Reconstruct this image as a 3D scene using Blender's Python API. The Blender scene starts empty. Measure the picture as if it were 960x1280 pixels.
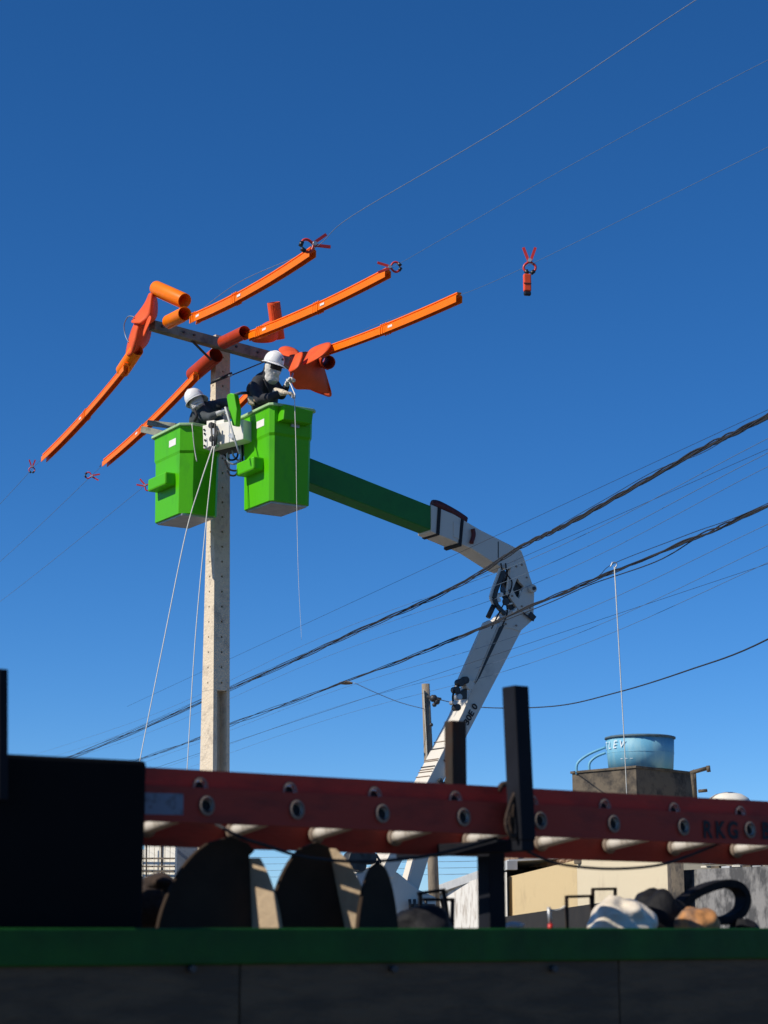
import bpy, bmesh, math, random
from mathutils import Vector as V, Matrix, noise
random.seed(7)
R = math.radians
scene = bpy.context.scene
COL = scene.collection

# ------------------------------------------------------------------ camera
FPX = 2400.0                         # focal length in photo pixels (960 wide)
PITCH = math.atan(522 / FPX)
EYE = V((0, 0, 1.6))
cd = bpy.data.cameras.new('camera'); cam = bpy.data.objects.new('camera', cd); COL.objects.link(cam)
cam.location = EYE; cam.rotation_euler = (R(90) + PITCH, 0, 0)
cd.sensor_fit = 'HORIZONTAL'; cd.sensor_width = 36; cd.lens = FPX / 960 * 36
cd.clip_start = 0.05; cd.clip_end = 5000
cd.dof.use_dof = True; cd.dof.focus_distance = 24; cd.dof.aperture_fstop = 7
scene.camera = cam
# ------------------------------------------------------------------ light
EL = R(40)
SAZ = V((-0.9, -0.43, 0)).normalized()
S = V((SAZ.x * math.cos(EL), SAZ.y * math.cos(EL), math.sin(EL)))
w = bpy.data.worlds.new('World'); scene.world = w; w.use_nodes = True
nt = w.node_tree; nt.nodes.clear()
sky = nt.nodes.new('ShaderNodeTexSky'); sky.sky_type = 'NISHITA'; sky.sun_disc = False
sky.sun_elevation = EL; sky.sun_rotation = math.atan2(S.x, S.y)
sky.air_density = 0.7; sky.dust_density = 0.0; sky.ozone_density = 10.0; sky.altitude = 0
hs = nt.nodes.new('ShaderNodeHueSaturation'); hs.inputs['Saturation'].default_value = 1.13; hs.inputs['Value'].default_value = 1.0
bg = nt.nodes.new('ShaderNodeBackground'); bg.inputs[1].default_value = 0.122
wo = nt.nodes.new('ShaderNodeOutputWorld')
nt.links.new(sky.outputs[0], hs.inputs['Color']); nt.links.new(hs.outputs[0], bg.inputs[0]); nt.links.new(bg.outputs[0], wo.inputs[0])
sd = bpy.data.lights.new('sun', 'SUN'); sd.energy = 5.0; sd.angle = R(0.5); sd.color = (1.0, 0.93, 0.82)
so = bpy.data.objects.new('sun', sd); COL.objects.link(so); so.rotation_euler = S.to_track_quat('Z', 'Y').to_euler(); so.location = (-20, -10, 30)
scene.view_settings.view_transform = 'Standard'; scene.view_settings.look = 'None'
scene.view_settings.exposure = 0; scene.view_settings.gamma = 1
scene.render.engine = 'CYCLES'

# ------------------------------------------------------------------ helpers
def ray(px, py):
    u = (px - 480) / FPX; v = (640 - py) / FPX
    return V((u, math.cos(PITCH) - v * math.sin(PITCH), math.sin(PITCH) + v * math.cos(PITCH)))
def at(px, py, Y):
    r = ray(px, py); return EYE + r * (Y / r.y)
def on(px, py, p0, n):
    r = ray(px, py); return EYE + r * ((p0 - EYE).dot(n) / r.dot(n))
Z = V((0, 0, 1))

MATS = {}
def mat(name, col, rough=0.6, metal=0.0, var=0.12, scale=6.0, bump=0.0, bscale=40.0, col2=None, mix=0.5, spec=0.5, coords='Object', stretch=None, transl=0.0, detail=5):
    m = bpy.data.materials.new(name); m.use_nodes = True
    t = m.node_tree; b = t.nodes['Principled BSDF']
    b.inputs['Roughness'].default_value = rough; b.inputs['Metallic'].default_value = metal
    b.inputs['Specular IOR Level'].default_value = spec
    tc = t.nodes.new('ShaderNodeTexCoord'); mp = t.nodes.new('ShaderNodeMapping')
    t.links.new(tc.outputs[coords], mp.inputs[0])
    if stretch: mp.inputs['Scale'].default_value = stretch
    n = t.nodes.new('ShaderNodeTexNoise'); n.inputs['Scale'].default_value = scale; n.inputs['Detail'].default_value = detail; n.inputs['Roughness'].default_value = 0.65
    t.links.new(mp.outputs[0], n.inputs['Vector'])
    cr = t.nodes.new('ShaderNodeValToRGB')
    c = V(col)
    if col2 is None:
        lo = c * (1 - var); hi = c * (1 + var)
        cr.color_ramp.elements[0].position = 0.3; cr.color_ramp.elements[1].position = 0.7
    else:
        lo = V(col2); hi = c
        cr.color_ramp.elements[0].position = max(0, mix - 0.08); cr.color_ramp.elements[1].position = min(1, mix + 0.08)
    cr.color_ramp.elements[0].color = (*lo, 1); cr.color_ramp.elements[1].color = (*hi, 1)
    t.links.new(n.outputs['Fac'], cr.inputs[0]); t.links.new(cr.outputs[0], b.inputs['Base Color'])
    rr = t.nodes.new('ShaderNodeMapRange'); rr.inputs['To Min'].default_value = max(0.02, rough - 0.1); rr.inputs['To Max'].default_value = min(1, rough + 0.1)
    t.links.new(n.outputs['Fac'], rr.inputs[0]); t.links.new(rr.outputs[0], b.inputs['Roughness'])
    if bump:
        n2 = t.nodes.new('ShaderNodeTexNoise'); n2.inputs['Scale'].default_value = bscale; n2.inputs['Detail'].default_value = 4
        t.links.new(mp.outputs[0], n2.inputs['Vector'])
        bm_ = t.nodes.new('ShaderNodeBump'); bm_.inputs['Strength'].default_value = bump; bm_.inputs['Distance'].default_value = 0.02
        t.links.new(n2.outputs['Fac'], bm_.inputs['Height']); t.links.new(bm_.outputs[0], b.inputs['Normal'])
    if transl:
        tr = t.nodes.new('ShaderNodeBsdfTranslucent'); mx = t.nodes.new('ShaderNodeMixShader'); mx.inputs[0].default_value = transl
        t.links.new(cr.outputs[0], tr.inputs[0]); t.links.new(b.outputs[0], mx.inputs[1]); t.links.new(tr.outputs[0], mx.inputs[2])
        t.links.new(mx.outputs[0], t.nodes['Material Output'].inputs[0])
    MATS[name] = m; return m

M_ = dict(
 green=mat('green_fibreglass', (0.078, 0.44, 0.001), 0.42, col2=(0.060, 0.34, 0.006), mix=0.38, scale=3.2, bump=0.08, bscale=9, spec=0.25, stretch=(1, 1, 0.35), detail=9),
 greenboom=mat('green_boom_paint', (0.014, 0.155, 0.022), 0.45, var=0.2, scale=3, spec=0.3, bump=0.05, bscale=8),
 orange=mat('orange_guard_plastic', (0.90, 0.185, 0.001), 0.45, var=0.08, scale=5, spec=0.2),
 orange2=mat('orange_tube_plastic', (0.90, 0.19, 0.001), 0.45, var=0.08, scale=4, spec=0.2),
 blanket=mat('orange_rubber_blanket', (0.74, 0.095, 0.022), 0.6, var=0.15, scale=4, bump=0.25, bscale=10, spec=0.2),
 tubeshade=mat('shaded_orange_tube_plastic', (0.44, 0.045, 0.010), 0.5, var=0.15, scale=6, spec=0.25),  # darker orange: the shade on these tubes is put into the colour
 paleblue=mat('pale_blue_grey_metal', (0.22, 0.31, 0.42), 0.6, var=0.1),
 white=mat('cream_white_paint', (0.74, 0.71, 0.62), 0.4, var=0.06, scale=5),
 boomgrey=mat('boom_white_paint', (0.64, 0.59, 0.50), 0.5, col2=(0.50, 0.46, 0.39), mix=0.36, scale=3),
 helmet=mat('white_helmet_plastic', (0.82, 0.82, 0.80), 0.25, var=0.03),
 hood=mat('off_white_hood_cloth', (0.62, 0.60, 0.55), 0.9, var=0.12, scale=20, bump=0.8, bscale=18),
 jacket=mat('black_jacket_cloth', (0.022, 0.023, 0.027), 0.85, var=0.3, scale=8, bump=0.9, bscale=9),
 jacket2=mat('dark_slate_jacket_cloth', (0.045, 0.055, 0.062), 0.85, var=0.3, scale=8, bump=0.9, bscale=9),
 glove=mat('cream_leather_glove', (0.62, 0.53, 0.38), 0.7, var=0.15, scale=16, bump=0.5, bscale=30),
 black=mat('black_plastic', (0.012, 0.012, 0.013), 0.4, var=0.2),
 glass=mat('dark_visor_plastic', (0.008, 0.008, 0.01), 0.08, var=0.1),
 rubber=mat('black_cable_rubber', (0.012, 0.012, 0.014), 0.8, var=0.2),
 wiregrey=mat('weathered_aluminium_wire', (0.22, 0.26, 0.32), 0.5, metal=0.4, var=0.1),
 wireblue=mat('insulated_grey_cable', (0.10, 0.15, 0.22), 0.7, var=0.1),
 rope=mat('pale_rope_fibre', (0.70, 0.68, 0.60), 0.9, var=0.12, scale=40),
 concrete=mat('pole_concrete', (0.68, 0.57, 0.42), 0.9, col2=(0.48, 0.40, 0.30), mix=0.40, scale=7, bump=0.6, bscale=30),
 armwood=mat('crossarm_concrete', (0.23, 0.24, 0.19), 0.9, col2=(0.13, 0.135, 0.11), mix=0.45, scale=5, bump=0.5, bscale=20),
 hole=mat('hole_shade_black', (0.01, 0.01, 0.01), 0.9),  # flat black for the shade inside the hollow rungs
 steel=mat('galvanised_steel', (0.42, 0.43, 0.43), 0.45, metal=0.6, var=0.15),
 darksteel=mat('dark_oily_steel', (0.04, 0.04, 0.04), 0.5, metal=0.3, var=0.3),
 red=mat('red_clamp_plastic', (0.55, 0.03, 0.02), 0.4, var=0.1),
 tagred=mat('red_orange_tag_plastic', (0.80, 0.09, 0.03), 0.45, var=0.08, spec=0.2),
 tarp=mat('dark_red_tarp', (0.11, 0.012, 0.010), 0.6, var=0.3, scale=20, bump=0.6, bscale=25),
 ladder=mat('dark_red_fibreglass', (0.33, 0.036, 0.020), 0.65, col2=(0.22, 0.027, 0.016), mix=0.4, scale=4, bump=0.1, spec=0.3, stretch=(1, 1, 3)),
 rung=mat('worn_aluminium_rung', (0.66, 0.62, 0.55), 0.45, col2=(0.40, 0.36, 0.30), mix=0.42, scale=22, metal=0.15),
 collar=mat('dull_aluminium_collar', (0.25, 0.185, 0.135), 0.7, metal=0.0, var=0.3, scale=30),
 sticker=mat('faded_grey_sticker', (0.18, 0.20, 0.24), 0.7, col2=(0.09, 0.08, 0.09), mix=0.4, scale=25),
 spray=mat('black_spray_paint', (0.006, 0.007, 0.010), 0.7),
 label=mat('white_label_film', (0.78, 0.74, 0.70), 0.5, var=0.05),
 print_=mat('grey_label_print', (0.35, 0.25, 0.28), 0.6),
 truckgreen=mat('dark_green_truck_paint', (0.009, 0.068, 0.009), 0.5, var=0.35, scale=5, bump=0.15, bscale=15, spec=0.2),
 truckgrey=mat('dark_grey_truck_board', (0.110, 0.078, 0.048), 0.7, col2=(0.066, 0.050, 0.034), mix=0.5, scale=3, bump=0.2, bscale=12, spec=0.2, stretch=(1, 1, 4)),
 boxblack=mat('matt_black_steel', (0.0035, 0.0035, 0.004), 0.8, var=0.3, scale=6, spec=0.12),
 rackblack=mat('black_rack_paint', (0.008, 0.009, 0.013), 0.7, var=0.3, spec=0.15),
 rust=mat('rusty_brown_steel', (0.035, 0.027, 0.020), 0.8, col2=(0.06, 0.024, 0.010), mix=0.42, scale=9, bump=0.4, spec=0.2, stretch=(1, 1, 0.35)),
 rungwood=mat('old_wood_block', (0.22, 0.16, 0.10), 0.8, var=0.3, scale=12),
 cover=mat('tan_cover_board', (0.48, 0.36, 0.23), 0.85, var=0.12, scale=14, bump=0.2),
 covershade=mat('shaded_cover_face', (0.036, 0.024, 0.016), 0.85, var=0.3, spec=0.15),  # tan board again, coloured dark where it lies in shade
 whitebag=mat('white_plastic_bag', (0.68, 0.60, 0.48), 0.35, var=0.1, scale=12, bump=0.5, bscale=18),
 blackbag=mat('black_fabric_bag', (0.008, 0.008, 0.010), 0.7, var=0.3, bump=0.5, bscale=20, spec=0.2),
 brownbag=mat('brown_orange_bag', (0.50, 0.22, 0.07), 0.7, col2=(0.10, 0.08, 0.07), mix=0.50, scale=7, bump=0.5, bscale=18),
 rubble=mat('dark_brown_sacking', (0.035, 0.02, 0.012), 0.95, var=0.4, scale=12, bump=0.6),
 beige=mat('beige_wall_render', (0.62, 0.47, 0.25), 0.9, col2=(0.52, 0.39, 0.21), mix=0.38, scale=0.9, bump=0.3, bscale=4, detail=8),
 beige2=mat('pale_beige_wall_render', (0.66, 0.56, 0.38), 0.9, col2=(0.56, 0.46, 0.31), mix=0.38, scale=0.9, bump=0.3, bscale=4, detail=8),
 peel=mat('peeling_white_render', (0.74, 0.71, 0.64), 0.9, col2=(0.36, 0.30, 0.24), mix=0.42, scale=3.0, bump=0.5, bscale=6, stretch=(1, 1, 0.45), detail=9),
 fascia=mat('grey_fascia_board', (0.46, 0.47, 0.46), 0.8, var=0.12, scale=3),
 darkwall=mat('near_black_wall_shade', (0.018, 0.016, 0.014), 0.9, var=0.3, scale=2),  # near black, with shade put into the wall colour
 bluegrey=mat('slate_grey_wall', (0.10, 0.12, 0.15), 0.9, var=0.2, scale=2),
 tile=mat('brown_clay_tile', (0.30, 0.20, 0.13), 0.9, var=0.3, scale=6),
 tilelight=mat('pale_clay_tile_mortar', (0.50, 0.40, 0.27), 0.9, var=0.2, scale=6),
 dirtyconc=mat('stained_dark_concrete', (0.125, 0.10, 0.07), 0.95, col2=(0.04, 0.034, 0.028), mix=0.46, scale=2.2, bump=0.6, bscale=9, detail=9),
 greywall=mat('mottled_grey_render', (0.24, 0.23, 0.215), 0.95, col2=(0.07, 0.068, 0.066), mix=0.5, scale=2.2, bump=0.6, bscale=7, detail=9),
 tank=mat('weathered_blue_tank', (0.13, 0.38, 0.54), 0.6, col2=(0.24, 0.47, 0.56), mix=0.45, scale=2.2, stretch=(1, 1, 0.25), detail=8),
 tankrim=mat('dark_tank_rim', (0.07, 0.12, 0.15), 0.7, var=0.3),
 paint=mat('white_lettering', (0.75, 0.80, 0.82), 0.6, var=0.05),
 palewall=mat('pale_corrugated_cladding', (0.70, 0.66, 0.56), 0.8, var=0.1, scale=3),
 ground=mat('dusty_ground', (0.10, 0.085, 0.065), 1, var=0.2, scale=0.7),
 asphalt=mat('asphalt', (0.05, 0.05, 0.05), 0.95, var=0.25, scale=6, bump=0.3),
 paving=mat('concrete_paving', (0.22, 0.21, 0.19), 0.9, var=0.12, scale=3),
 truckwhite=mat('white_truck_paint', (0.70, 0.70, 0.68), 0.35, var=0.05),
 wood=mat('weathered_pole_wood', (0.26, 0.21, 0.15), 0.95, col2=(0.15, 0.12, 0.09), mix=0.45, scale=8, bump=0.5, stretch=(1, 1, 0.2)),
)

class MB:
    def __init__(s): s.v = []; s.f = []; s.sm = []
    def add(s, vs, fs, smooth=False):
        o = len(s.v); s.v += [V(x) for x in vs]; s.f += [tuple(o + i for i in f) for f in fs]; s.sm += [smooth] * len(fs); return s
    def box(s, c, ax, h):
        c = V(c); a, b, d = [V(x).normalized() * k for x, k in zip(ax, h)]
        vs = [c + a * i + b * j + d * k for k in (-1, 1) for j in (-1, 1) for i in (-1, 1)]
        return s.add(vs, [(0, 2, 3, 1), (4, 5, 7, 6), (0, 1, 5, 4), (2, 6, 7, 3), (0, 4, 6, 2), (1, 3, 7, 5)])
    def bar(s, p0, p1, w, h, up=Z, w1=None, h1=None):
        p0 = V(p0); p1 = V(p1); d = (p1 - p0).normalized(); up = V(up)
        if abs(d.dot(up.normalized())) > 0.99: up = V((0, 1, 0))
        x = d.cross(up).normalized(); y = x.cross(d).normalized()
        w1 = w if w1 is None else w1; h1 = h if h1 is None else h1
        vs = []
        for p, a, b in ((p0, w, h), (p1, w1, h1)):
            vs += [p - x * a / 2 - y * b / 2, p + x * a / 2 - y * b / 2, p + x * a / 2 + y * b / 2, p - x * a / 2 + y * b / 2]
        return s.add(vs, [(0, 3, 2, 1), (4, 5, 6, 7), (0, 1, 5, 4), (1, 2, 6, 5), (2, 3, 7, 6), (3, 0, 4, 7)])
    def prism(s, poly, ex):
        n = len(poly); poly = [V(p) for p in poly]; ex = V(ex)
        return s.add(poly + [p + ex for p in poly], [tuple(range(n))[::-1], tuple(range(n, 2 * n))] + [(i, (i + 1) % n, n + (i + 1) % n, n + i) for i in range(n)])
    def ringprism(s, outer, inner, ex):
        n = len(outer); ex = V(ex); o = [V(p) for p in outer]; i_ = [V(p) for p in inner]
        vs = o + i_ + [p + ex for p in o] + [p + ex for p in i_]; fs = []
        for k in range(n):
            j = (k + 1) % n
            fs += [(k, j, n + j, n + k), (2 * n + k, 3 * n + k, 3 * n + j, 2 * n + j), (k, 2 * n + k, 2 * n + j, j), (n + k, n + j, 3 * n + j, 3 * n + k)]
        return s.add(vs, fs)
    def loft(s, rings, cap0=True, cap1=True, smooth=True, closed=True):
        n = len(rings[0]); vs = [p for r in rings for p in r]; fs = []
        for k in range(len(rings) - 1):
            for i in range(n if closed else n - 1):
                j = (i + 1) % n; fs.append((k * n + i, k * n + j, (k + 1) * n + j, (k + 1) * n + i))
        o = len(s.v); s.add(vs, fs, smooth)
        if cap0: s.f.append(tuple(o + i for i in range(n))[::-1]); s.sm.append(False)
        if cap1: s.f.append(tuple(o + (len(rings) - 1) * n + i for i in range(n))); s.sm.append(False)
        return s
    def tube(s, pts, r, n=8, cap=True):
        pts = [V(p) for p in pts]; rs = r if isinstance(r, (list, tuple)) else [r] * len(pts); rings = []
        prev = None
        for i, p in enumerate(pts):
            d = (pts[min(i + 1, len(pts) - 1)] - pts[max(i - 1, 0)]).normalized()
            if prev is None:
                a = d.cross(Z if abs(d.z) < 0.9 else V((1, 0, 0))).normalized()
            else:
                a = (prev - d * prev.dot(d)).normalized()
            prev = a; b = d.cross(a)
            rings.append([p + (a * math.cos(2 * math.pi * k / n) + b * math.sin(2 * math.pi * k / n)) * rs[i] for k in range(n)])
        return s.loft(rings, cap, cap)
    def pipe(s, p0, p1, ro, ri, n=24):      # open hollow tube
        p0 = V(p0); p1 = V(p1); d = (p1 - p0).normalized(); a = d.cross(Z if abs(d.z) < 0.9 else V((1, 0, 0))).normalized(); b = d.cross(a)
        rg = lambda p, r: [p + (a * math.cos(2 * math.pi * k / n) + b * math.sin(2 * math.pi * k / n)) * r for k in range(n)]
        e = 0.006
        rings = [rg(p0, ri), rg(p0, ro - 0.002), rg(p0 + d * e, ro), rg(p1 - d * e, ro), rg(p1, ro - 0.002), rg(p1, ri), rg(p0, ri)]
        return s.loft(rings, False, False)
    def ball(s, c, r, n=12, ax=None):
        c = V(c); r = V((r, r, r)) if isinstance(r, (int, float)) else V(r); rings = []
        A = ax or (V((1, 0, 0)), V((0, 1, 0)), Z)
        for i in range(1, n):
            t = math.pi * i / n - math.pi / 2
            rings.append([c + A[0] * r.x * math.cos(t) * math.cos(2 * math.pi * k / (2 * n)) + A[1] * r.y * math.cos(t) * math.sin(2 * math.pi * k / (2 * n)) + A[2] * r.z * math.sin(t) for k in range(2 * n)])
        return s.loft(rings)
    def build(s, name, m, parent=None, bevel=0, sub=0, solid=0, remesh=0, shade=None):
        c = sum(s.v, V((0, 0, 0))) / len(s.v)
        me = bpy.data.meshes.new(name); me.from_pydata([p - c for p in s.v], [], s.f); me.update()
        me.materials.append(M_[m] if isinstance(m, str) else m)
        bm = bmesh.new(); bm.from_mesh(me); bmesh.ops.recalc_face_normals(bm, faces=bm.faces); bm.to_mesh(me); bm.free()
        sm = s.sm if shade is None else [shade] * len(me.polygons)
        if len(sm) == len(me.polygons): me.polygons.foreach_set('use_smooth', sm)
        o = bpy.data.objects.new(name, me); COL.objects.link(o)
        o.location = c; o['_w'] = tuple(c)
        if parent is not None:
            o.parent = parent; o.location = c - V(parent['_w'])
        if solid:
            q = o.modifiers.new('solid', 'SOLIDIFY'); q.thickness = solid; q.offset = 0
        if remesh:
            q = o.modifiers.new('remesh', 'REMESH'); q.mode = 'VOXEL'; q.voxel_size = remesh; q.use_smooth_shade = True
            q = o.modifiers.new('smooth', 'SMOOTH'); q.iterations = 4; q.factor = 0.6
        if bevel:
            q = o.modifiers.new('bevel', 'BEVEL'); q.width = bevel; q.segments = 2; q.limit_method = 'ANGLE'; q.harden_normals = False
        if sub:
            q = o.modifiers.new('sub', 'SUBSURF'); q.levels = sub; q.render_levels = sub
        return o

def thing(name, label, cat, loc, group=None):
    o = bpy.data.objects.new(name, None); COL.objects.link(o); o.location = V(loc); o['_w'] = tuple(V(loc)); o.empty_display_size = 0.2
    o['label'] = label; o['category'] = cat
    if group: o['group'] = group
    return o
def tag(o, label, cat, group=None):
    o['label'] = label; o['category'] = cat
    if group: o['group'] = group
    return o
def struct(o): o['kind'] = 'structure'; return o
def copy_at(o, delta, parent):
    c = o.copy(); COL.objects.link(c); c.parent = parent; c.location = o.location + V(delta); c['_w'] = tuple(V(o['_w']) + V(delta)); return c
def copy_tree(o, loc, rot=None, scale=None, **props):
    r = o.copy(); COL.objects.link(r); r.location = V(loc); r['_w'] = tuple(V(loc))
    if rot is not None: r.rotation_euler = rot
    if scale: r.scale = (scale,) * 3
    for k, v in props.items(): r[k] = v
    for ch in o.children:
        c = ch.copy(); COL.objects.link(c); c.parent = r
        for g in ch.children:
            d = g.copy(); COL.objects.link(d); d.parent = c
    return r
def text_mesh(txt, origin, xdir, ydir, height, m, name, parent, thick=0.002, shear=0.0, bold=0.0, sx=1.0):
    cu = bpy.data.curves.new(name, 'FONT'); cu.body = txt; cu.size = 1; cu.extrude = 0.0; cu.offset = bold; cu.align_x = 'CENTER'; cu.align_y = 'CENTER'; cu.shear = shear
    to = bpy.data.objects.new('tmp', cu); COL.objects.link(to)
    dg = bpy.context.evaluated_depsgraph_get(); me = bpy.data.meshes.new_from_object(to.evaluated_get(dg))
    bpy.data.objects.remove(to)
    k = height / 0.7; x = V(xdir).normalized(); y = V(ydir).normalized(); nrm = x.cross(y)
    mb = MB(); vs = [V(origin) + x * v.co.x * k * sx + y * v.co.y * k + nrm * thick for v in me.vertices]
    mb.add(vs, [tuple(p.vertices) for p in me.polygons]); bpy.data.meshes.remove(me)
    return mb.build(name, m, parent)
def curve_pts(P, n=6):   # Catmull-Rom
    P = [V(p) for p in P]; out = []
    for i in range(len(P) - 1):
        a = P[max(i - 1, 0)]; b = P[i]; c = P[i + 1]; d = P[min(i + 2, len(P) - 1)]
        for k in range(n):
            t = k / n
            out.append(0.5 * ((2 * b) + (c - a) * t + (2 * a - 5 * b + 4 * c - d) * t * t + (3 * b - a - 3 * c + d) * t ** 3))
    out.append(P[-1]); return out
def sheet(rows, name, m, parent, thick=0.01, sub=2):
    mb = MB(); n = len(rows[0]); vs = [p for r in rows for p in r]
    fs = [(k * n + i, k * n + i + 1, (k + 1) * n + i + 1, (k + 1) * n + i) for k in range(len(rows) - 1) for i in range(n - 1)]
    mb.add(vs, fs, True)
    o = mb.build(name, m, parent, sub=sub); q = o.modifiers.new('solid', 'SOLIDIFY'); q.thickness = thick; q.offset = 0
    return o
def capsules(mb, chains, n=12):
    for ch in chains:
        pts = [V(c[0]) for c in ch]; rs = [c[1] for c in ch]
        mb.tube(pts, rs, n)
        for p, r in zip(pts, rs): mb.ball(p, r * 0.99, 8)
def hole_plate(mb, o, u, v, width, height, n, r, depth, offset=0.5, sides=8, back=True, d=None, hh=None):
    """plate in the u-v plane starting at o, n cells along v, each with a hole; d = direction into the plate"""
    u = V(u); v = V(v); d = d if d is not None else -u.cross(v).normalized()
    ch = height / n
    for k in range(n):
        c = V(o) + v * (k + 0.5) * ch + u * width * offset
        outer = []; inner = []
        for i in range(sides):
            a = 2 * math.pi * (i + 0.5) / sides; ca, sa = math.cos(a), math.sin(a)
            mlt = 1 / max(abs(ca), abs(sa))
            hx = (1 - offset) * width if ca > 0 else offset * width
            px_, py_ = ca * mlt, sa * mlt
            if abs(abs(px_) - abs(py_)) < 0.9 and sides == 8:
                # snap the octagon's outer points so corners are covered
                px_ = math.copysign(1, px_); py_ = math.copysign(1 if abs(sa) > abs(ca) else 0.35, py_)
                if abs(sa) > abs(ca): px_ = math.copysign(1, ca)
            outer.append(c + u * px_ * hx + v * py_ * ch / 2)
            inner.append(c + (u * ca + v * sa) * r)
        s_ = sides; vs = outer + inner + [p + d * depth for p in inner]; fs = []
        for i in range(s_):
            j = (i + 1) % s_; fs += [(i, j, s_ + j, s_ + i), (s_ + i, s_ + j, 2 * s_ + j, 2 * s_ + i)]
        if back: fs.append(tuple(range(2 * s_, 3 * s_)))
        mb.add(vs, fs)

# ================================================================== SETTING
def plane_sheet(name, m, pts, z, parent=None):
    mb = MB(); mb.add([V((x, y, z)) for x, y in pts], [tuple(range(len(pts)))]); return mb.build(name, m, parent)
struct(plane_sheet('ground', 'ground', [(-900, -300), (900, -300), (900, 2400), (-900, 2400)], 0))
WD = V((-0.38, 0.925, 0)).normalized(); WX = V((WD.y, -WD.x, 0))       # direction of the street with the pole line
def strip(o, d, x, a, b, l0, l1): return [tuple((V(o) + d * l + x * s_)[:2]) for l, s_ in ((l0, a), (l0, b), (l1, b), (l1, a))]
struct(plane_sheet('road', 'asphalt', strip((0, 25, 0), WD, WX, -0.8, 8.5, -60, 250), 0.004))
mb = MB(); p = strip((0, 25, 0), WD, WX, -3.6, -0.8, -60, 250); mb.prism([V((x, y, 0)) for x, y in p], (0, 0, 0.13)); struct(mb.build('pavement', 'paving', bevel=0.01))

# ------------------------------------------------------------------ utility pole
NF = V((0.64, -0.77, 0)); RF = V((0.77, 0.64, 0))            # front face normal, direction along the front face
PB = at(266, 965, 25.0); PT = at(270, 418, 25.0)
def pole_corner(z): return PB + (PT - PB) * ((z - PB.z) / (PT.z - PB.z))
def pole_dim(z):
    t = (z - PB.z) / (PT.z - PB.z); return 0.265 + (0.235 - 0.265) * t, 0.30 + (0.10 - 0.30) * t
pole = thing('utility_pole', 'tall tapering concrete utility pole with rows of holes beside the two green buckets', 'pole', (PB.x + .1, PB.y + .1, 0))
zr = at(270, 862, 25).z
mb = MB(); zt = PT.z; nseg = 3
# solid upper shaft: left and front faces carry real holes, the other sides are plain
zs = [zr + (zt - zr) * k / nseg for k in range(nseg + 1)]
def corners(z):
    c = pole_corner(z); w1, w2 = pole_dim(z); c = V((c.x, c.y, z)); return [c, c + RF * w1, c + RF * w1 - NF * w2, c - NF * w2]
def quad_holes(mb, a, b, c, d, n, r, depth, into):
    """quad a-b (bottom) d-c (top) split into n cells up its height, each with an octagonal pocket"""
    for k in range(n):
        t0, t1 = k / n, (k + 1) / n
        A, B, Cc, D = a.lerp(d, t0), b.lerp(c, t0), b.lerp(c, t1), a.lerp(d, t1)
        m_ = (A + B + Cc + D) / 4; u = (B - A).normalized(); v = (D - A).normalized()
        outer = [B.lerp(Cc, .65), Cc, D, D.lerp(A, .35), D.lerp(A, .65), A, B, B.lerp(Cc, .35)]
        outer = [B.lerp(Cc, .7), Cc, D, A.lerp(D, .7), A.lerp(D, .3), A, B, B.lerp(Cc, .3)]
        inner = [m_ + (u * math.cos(R(22.5 + 45 * i)) + v * math.sin(R(22.5 + 45 * i))) * r for i in range(8)]
        vs = outer + inner + [p - into * -depth for p in inner]; fs = []
        for i in range(8):
            j = (i + 1) % 8; fs += [(i, j, 8 + j, 8 + i), (8 + i, 8 + j, 16 + j, 16 + i)]
        fs.append(tuple(range(16, 24))); mb.add(vs, fs)
for k in range(nseg):
    c0, c1 = corners(zs[k]), corners(zs[k + 1])
    n = int((zs[k + 1] - zs[k]) / 0.20)
    quad_holes(mb, c0[0], c0[1], c1[1], c1[0], n, 0.016, 0.07, -NF)
    quad_holes(mb, c0[3], c0[0], c1[0], c1[3], n, 0.014, 0.05, RF)
    mb.add([c0[1], c0[2], c1[2], c1[1], c0[3], c1[3]], [(0, 1, 2, 3), (1, 4, 5, 2)])
mb.add(corners(zt), [(0, 1, 2, 3)]); mb.add(corners(zr), [(0, 1, 2, 3)])
mb.build('shaft', 'concrete', pole, shade=False)
# recessed lower shaft: two flanges and a web
mb = MB(); lo = corners(0); hi = corners(zr - 0.002)
def sl(cs, a0, a1, b0, b1):       # a along RF, b into the pole, as absolute metres
    c = cs[0]; return [c + RF * a0 - NF * b0, c + RF * a1 - NF * b0, c + RF * a1 - NF * b1, c + RF * a0 - NF * b1]
wl, dl = pole_dim(0); wh, dh = pole_dim(zr)
for a0l, a1l, a0h, a1h, b0, b1l, b1h in ((0, .075, 0, .06, 0, dl, dh), (wl - .055, wl, wh - .045, wh, 0, dl, dh), (.075, wl - .055, .06, wh - .045, .16, .22, .20)):
    mb.loft([sl(lo, a0l, a1l, b0, b1l), sl(hi, a0h, a1h, b0, b1h)], smooth=False)
mb.build('flanged_shaft', 'concrete', pole, shade=False)
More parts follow.
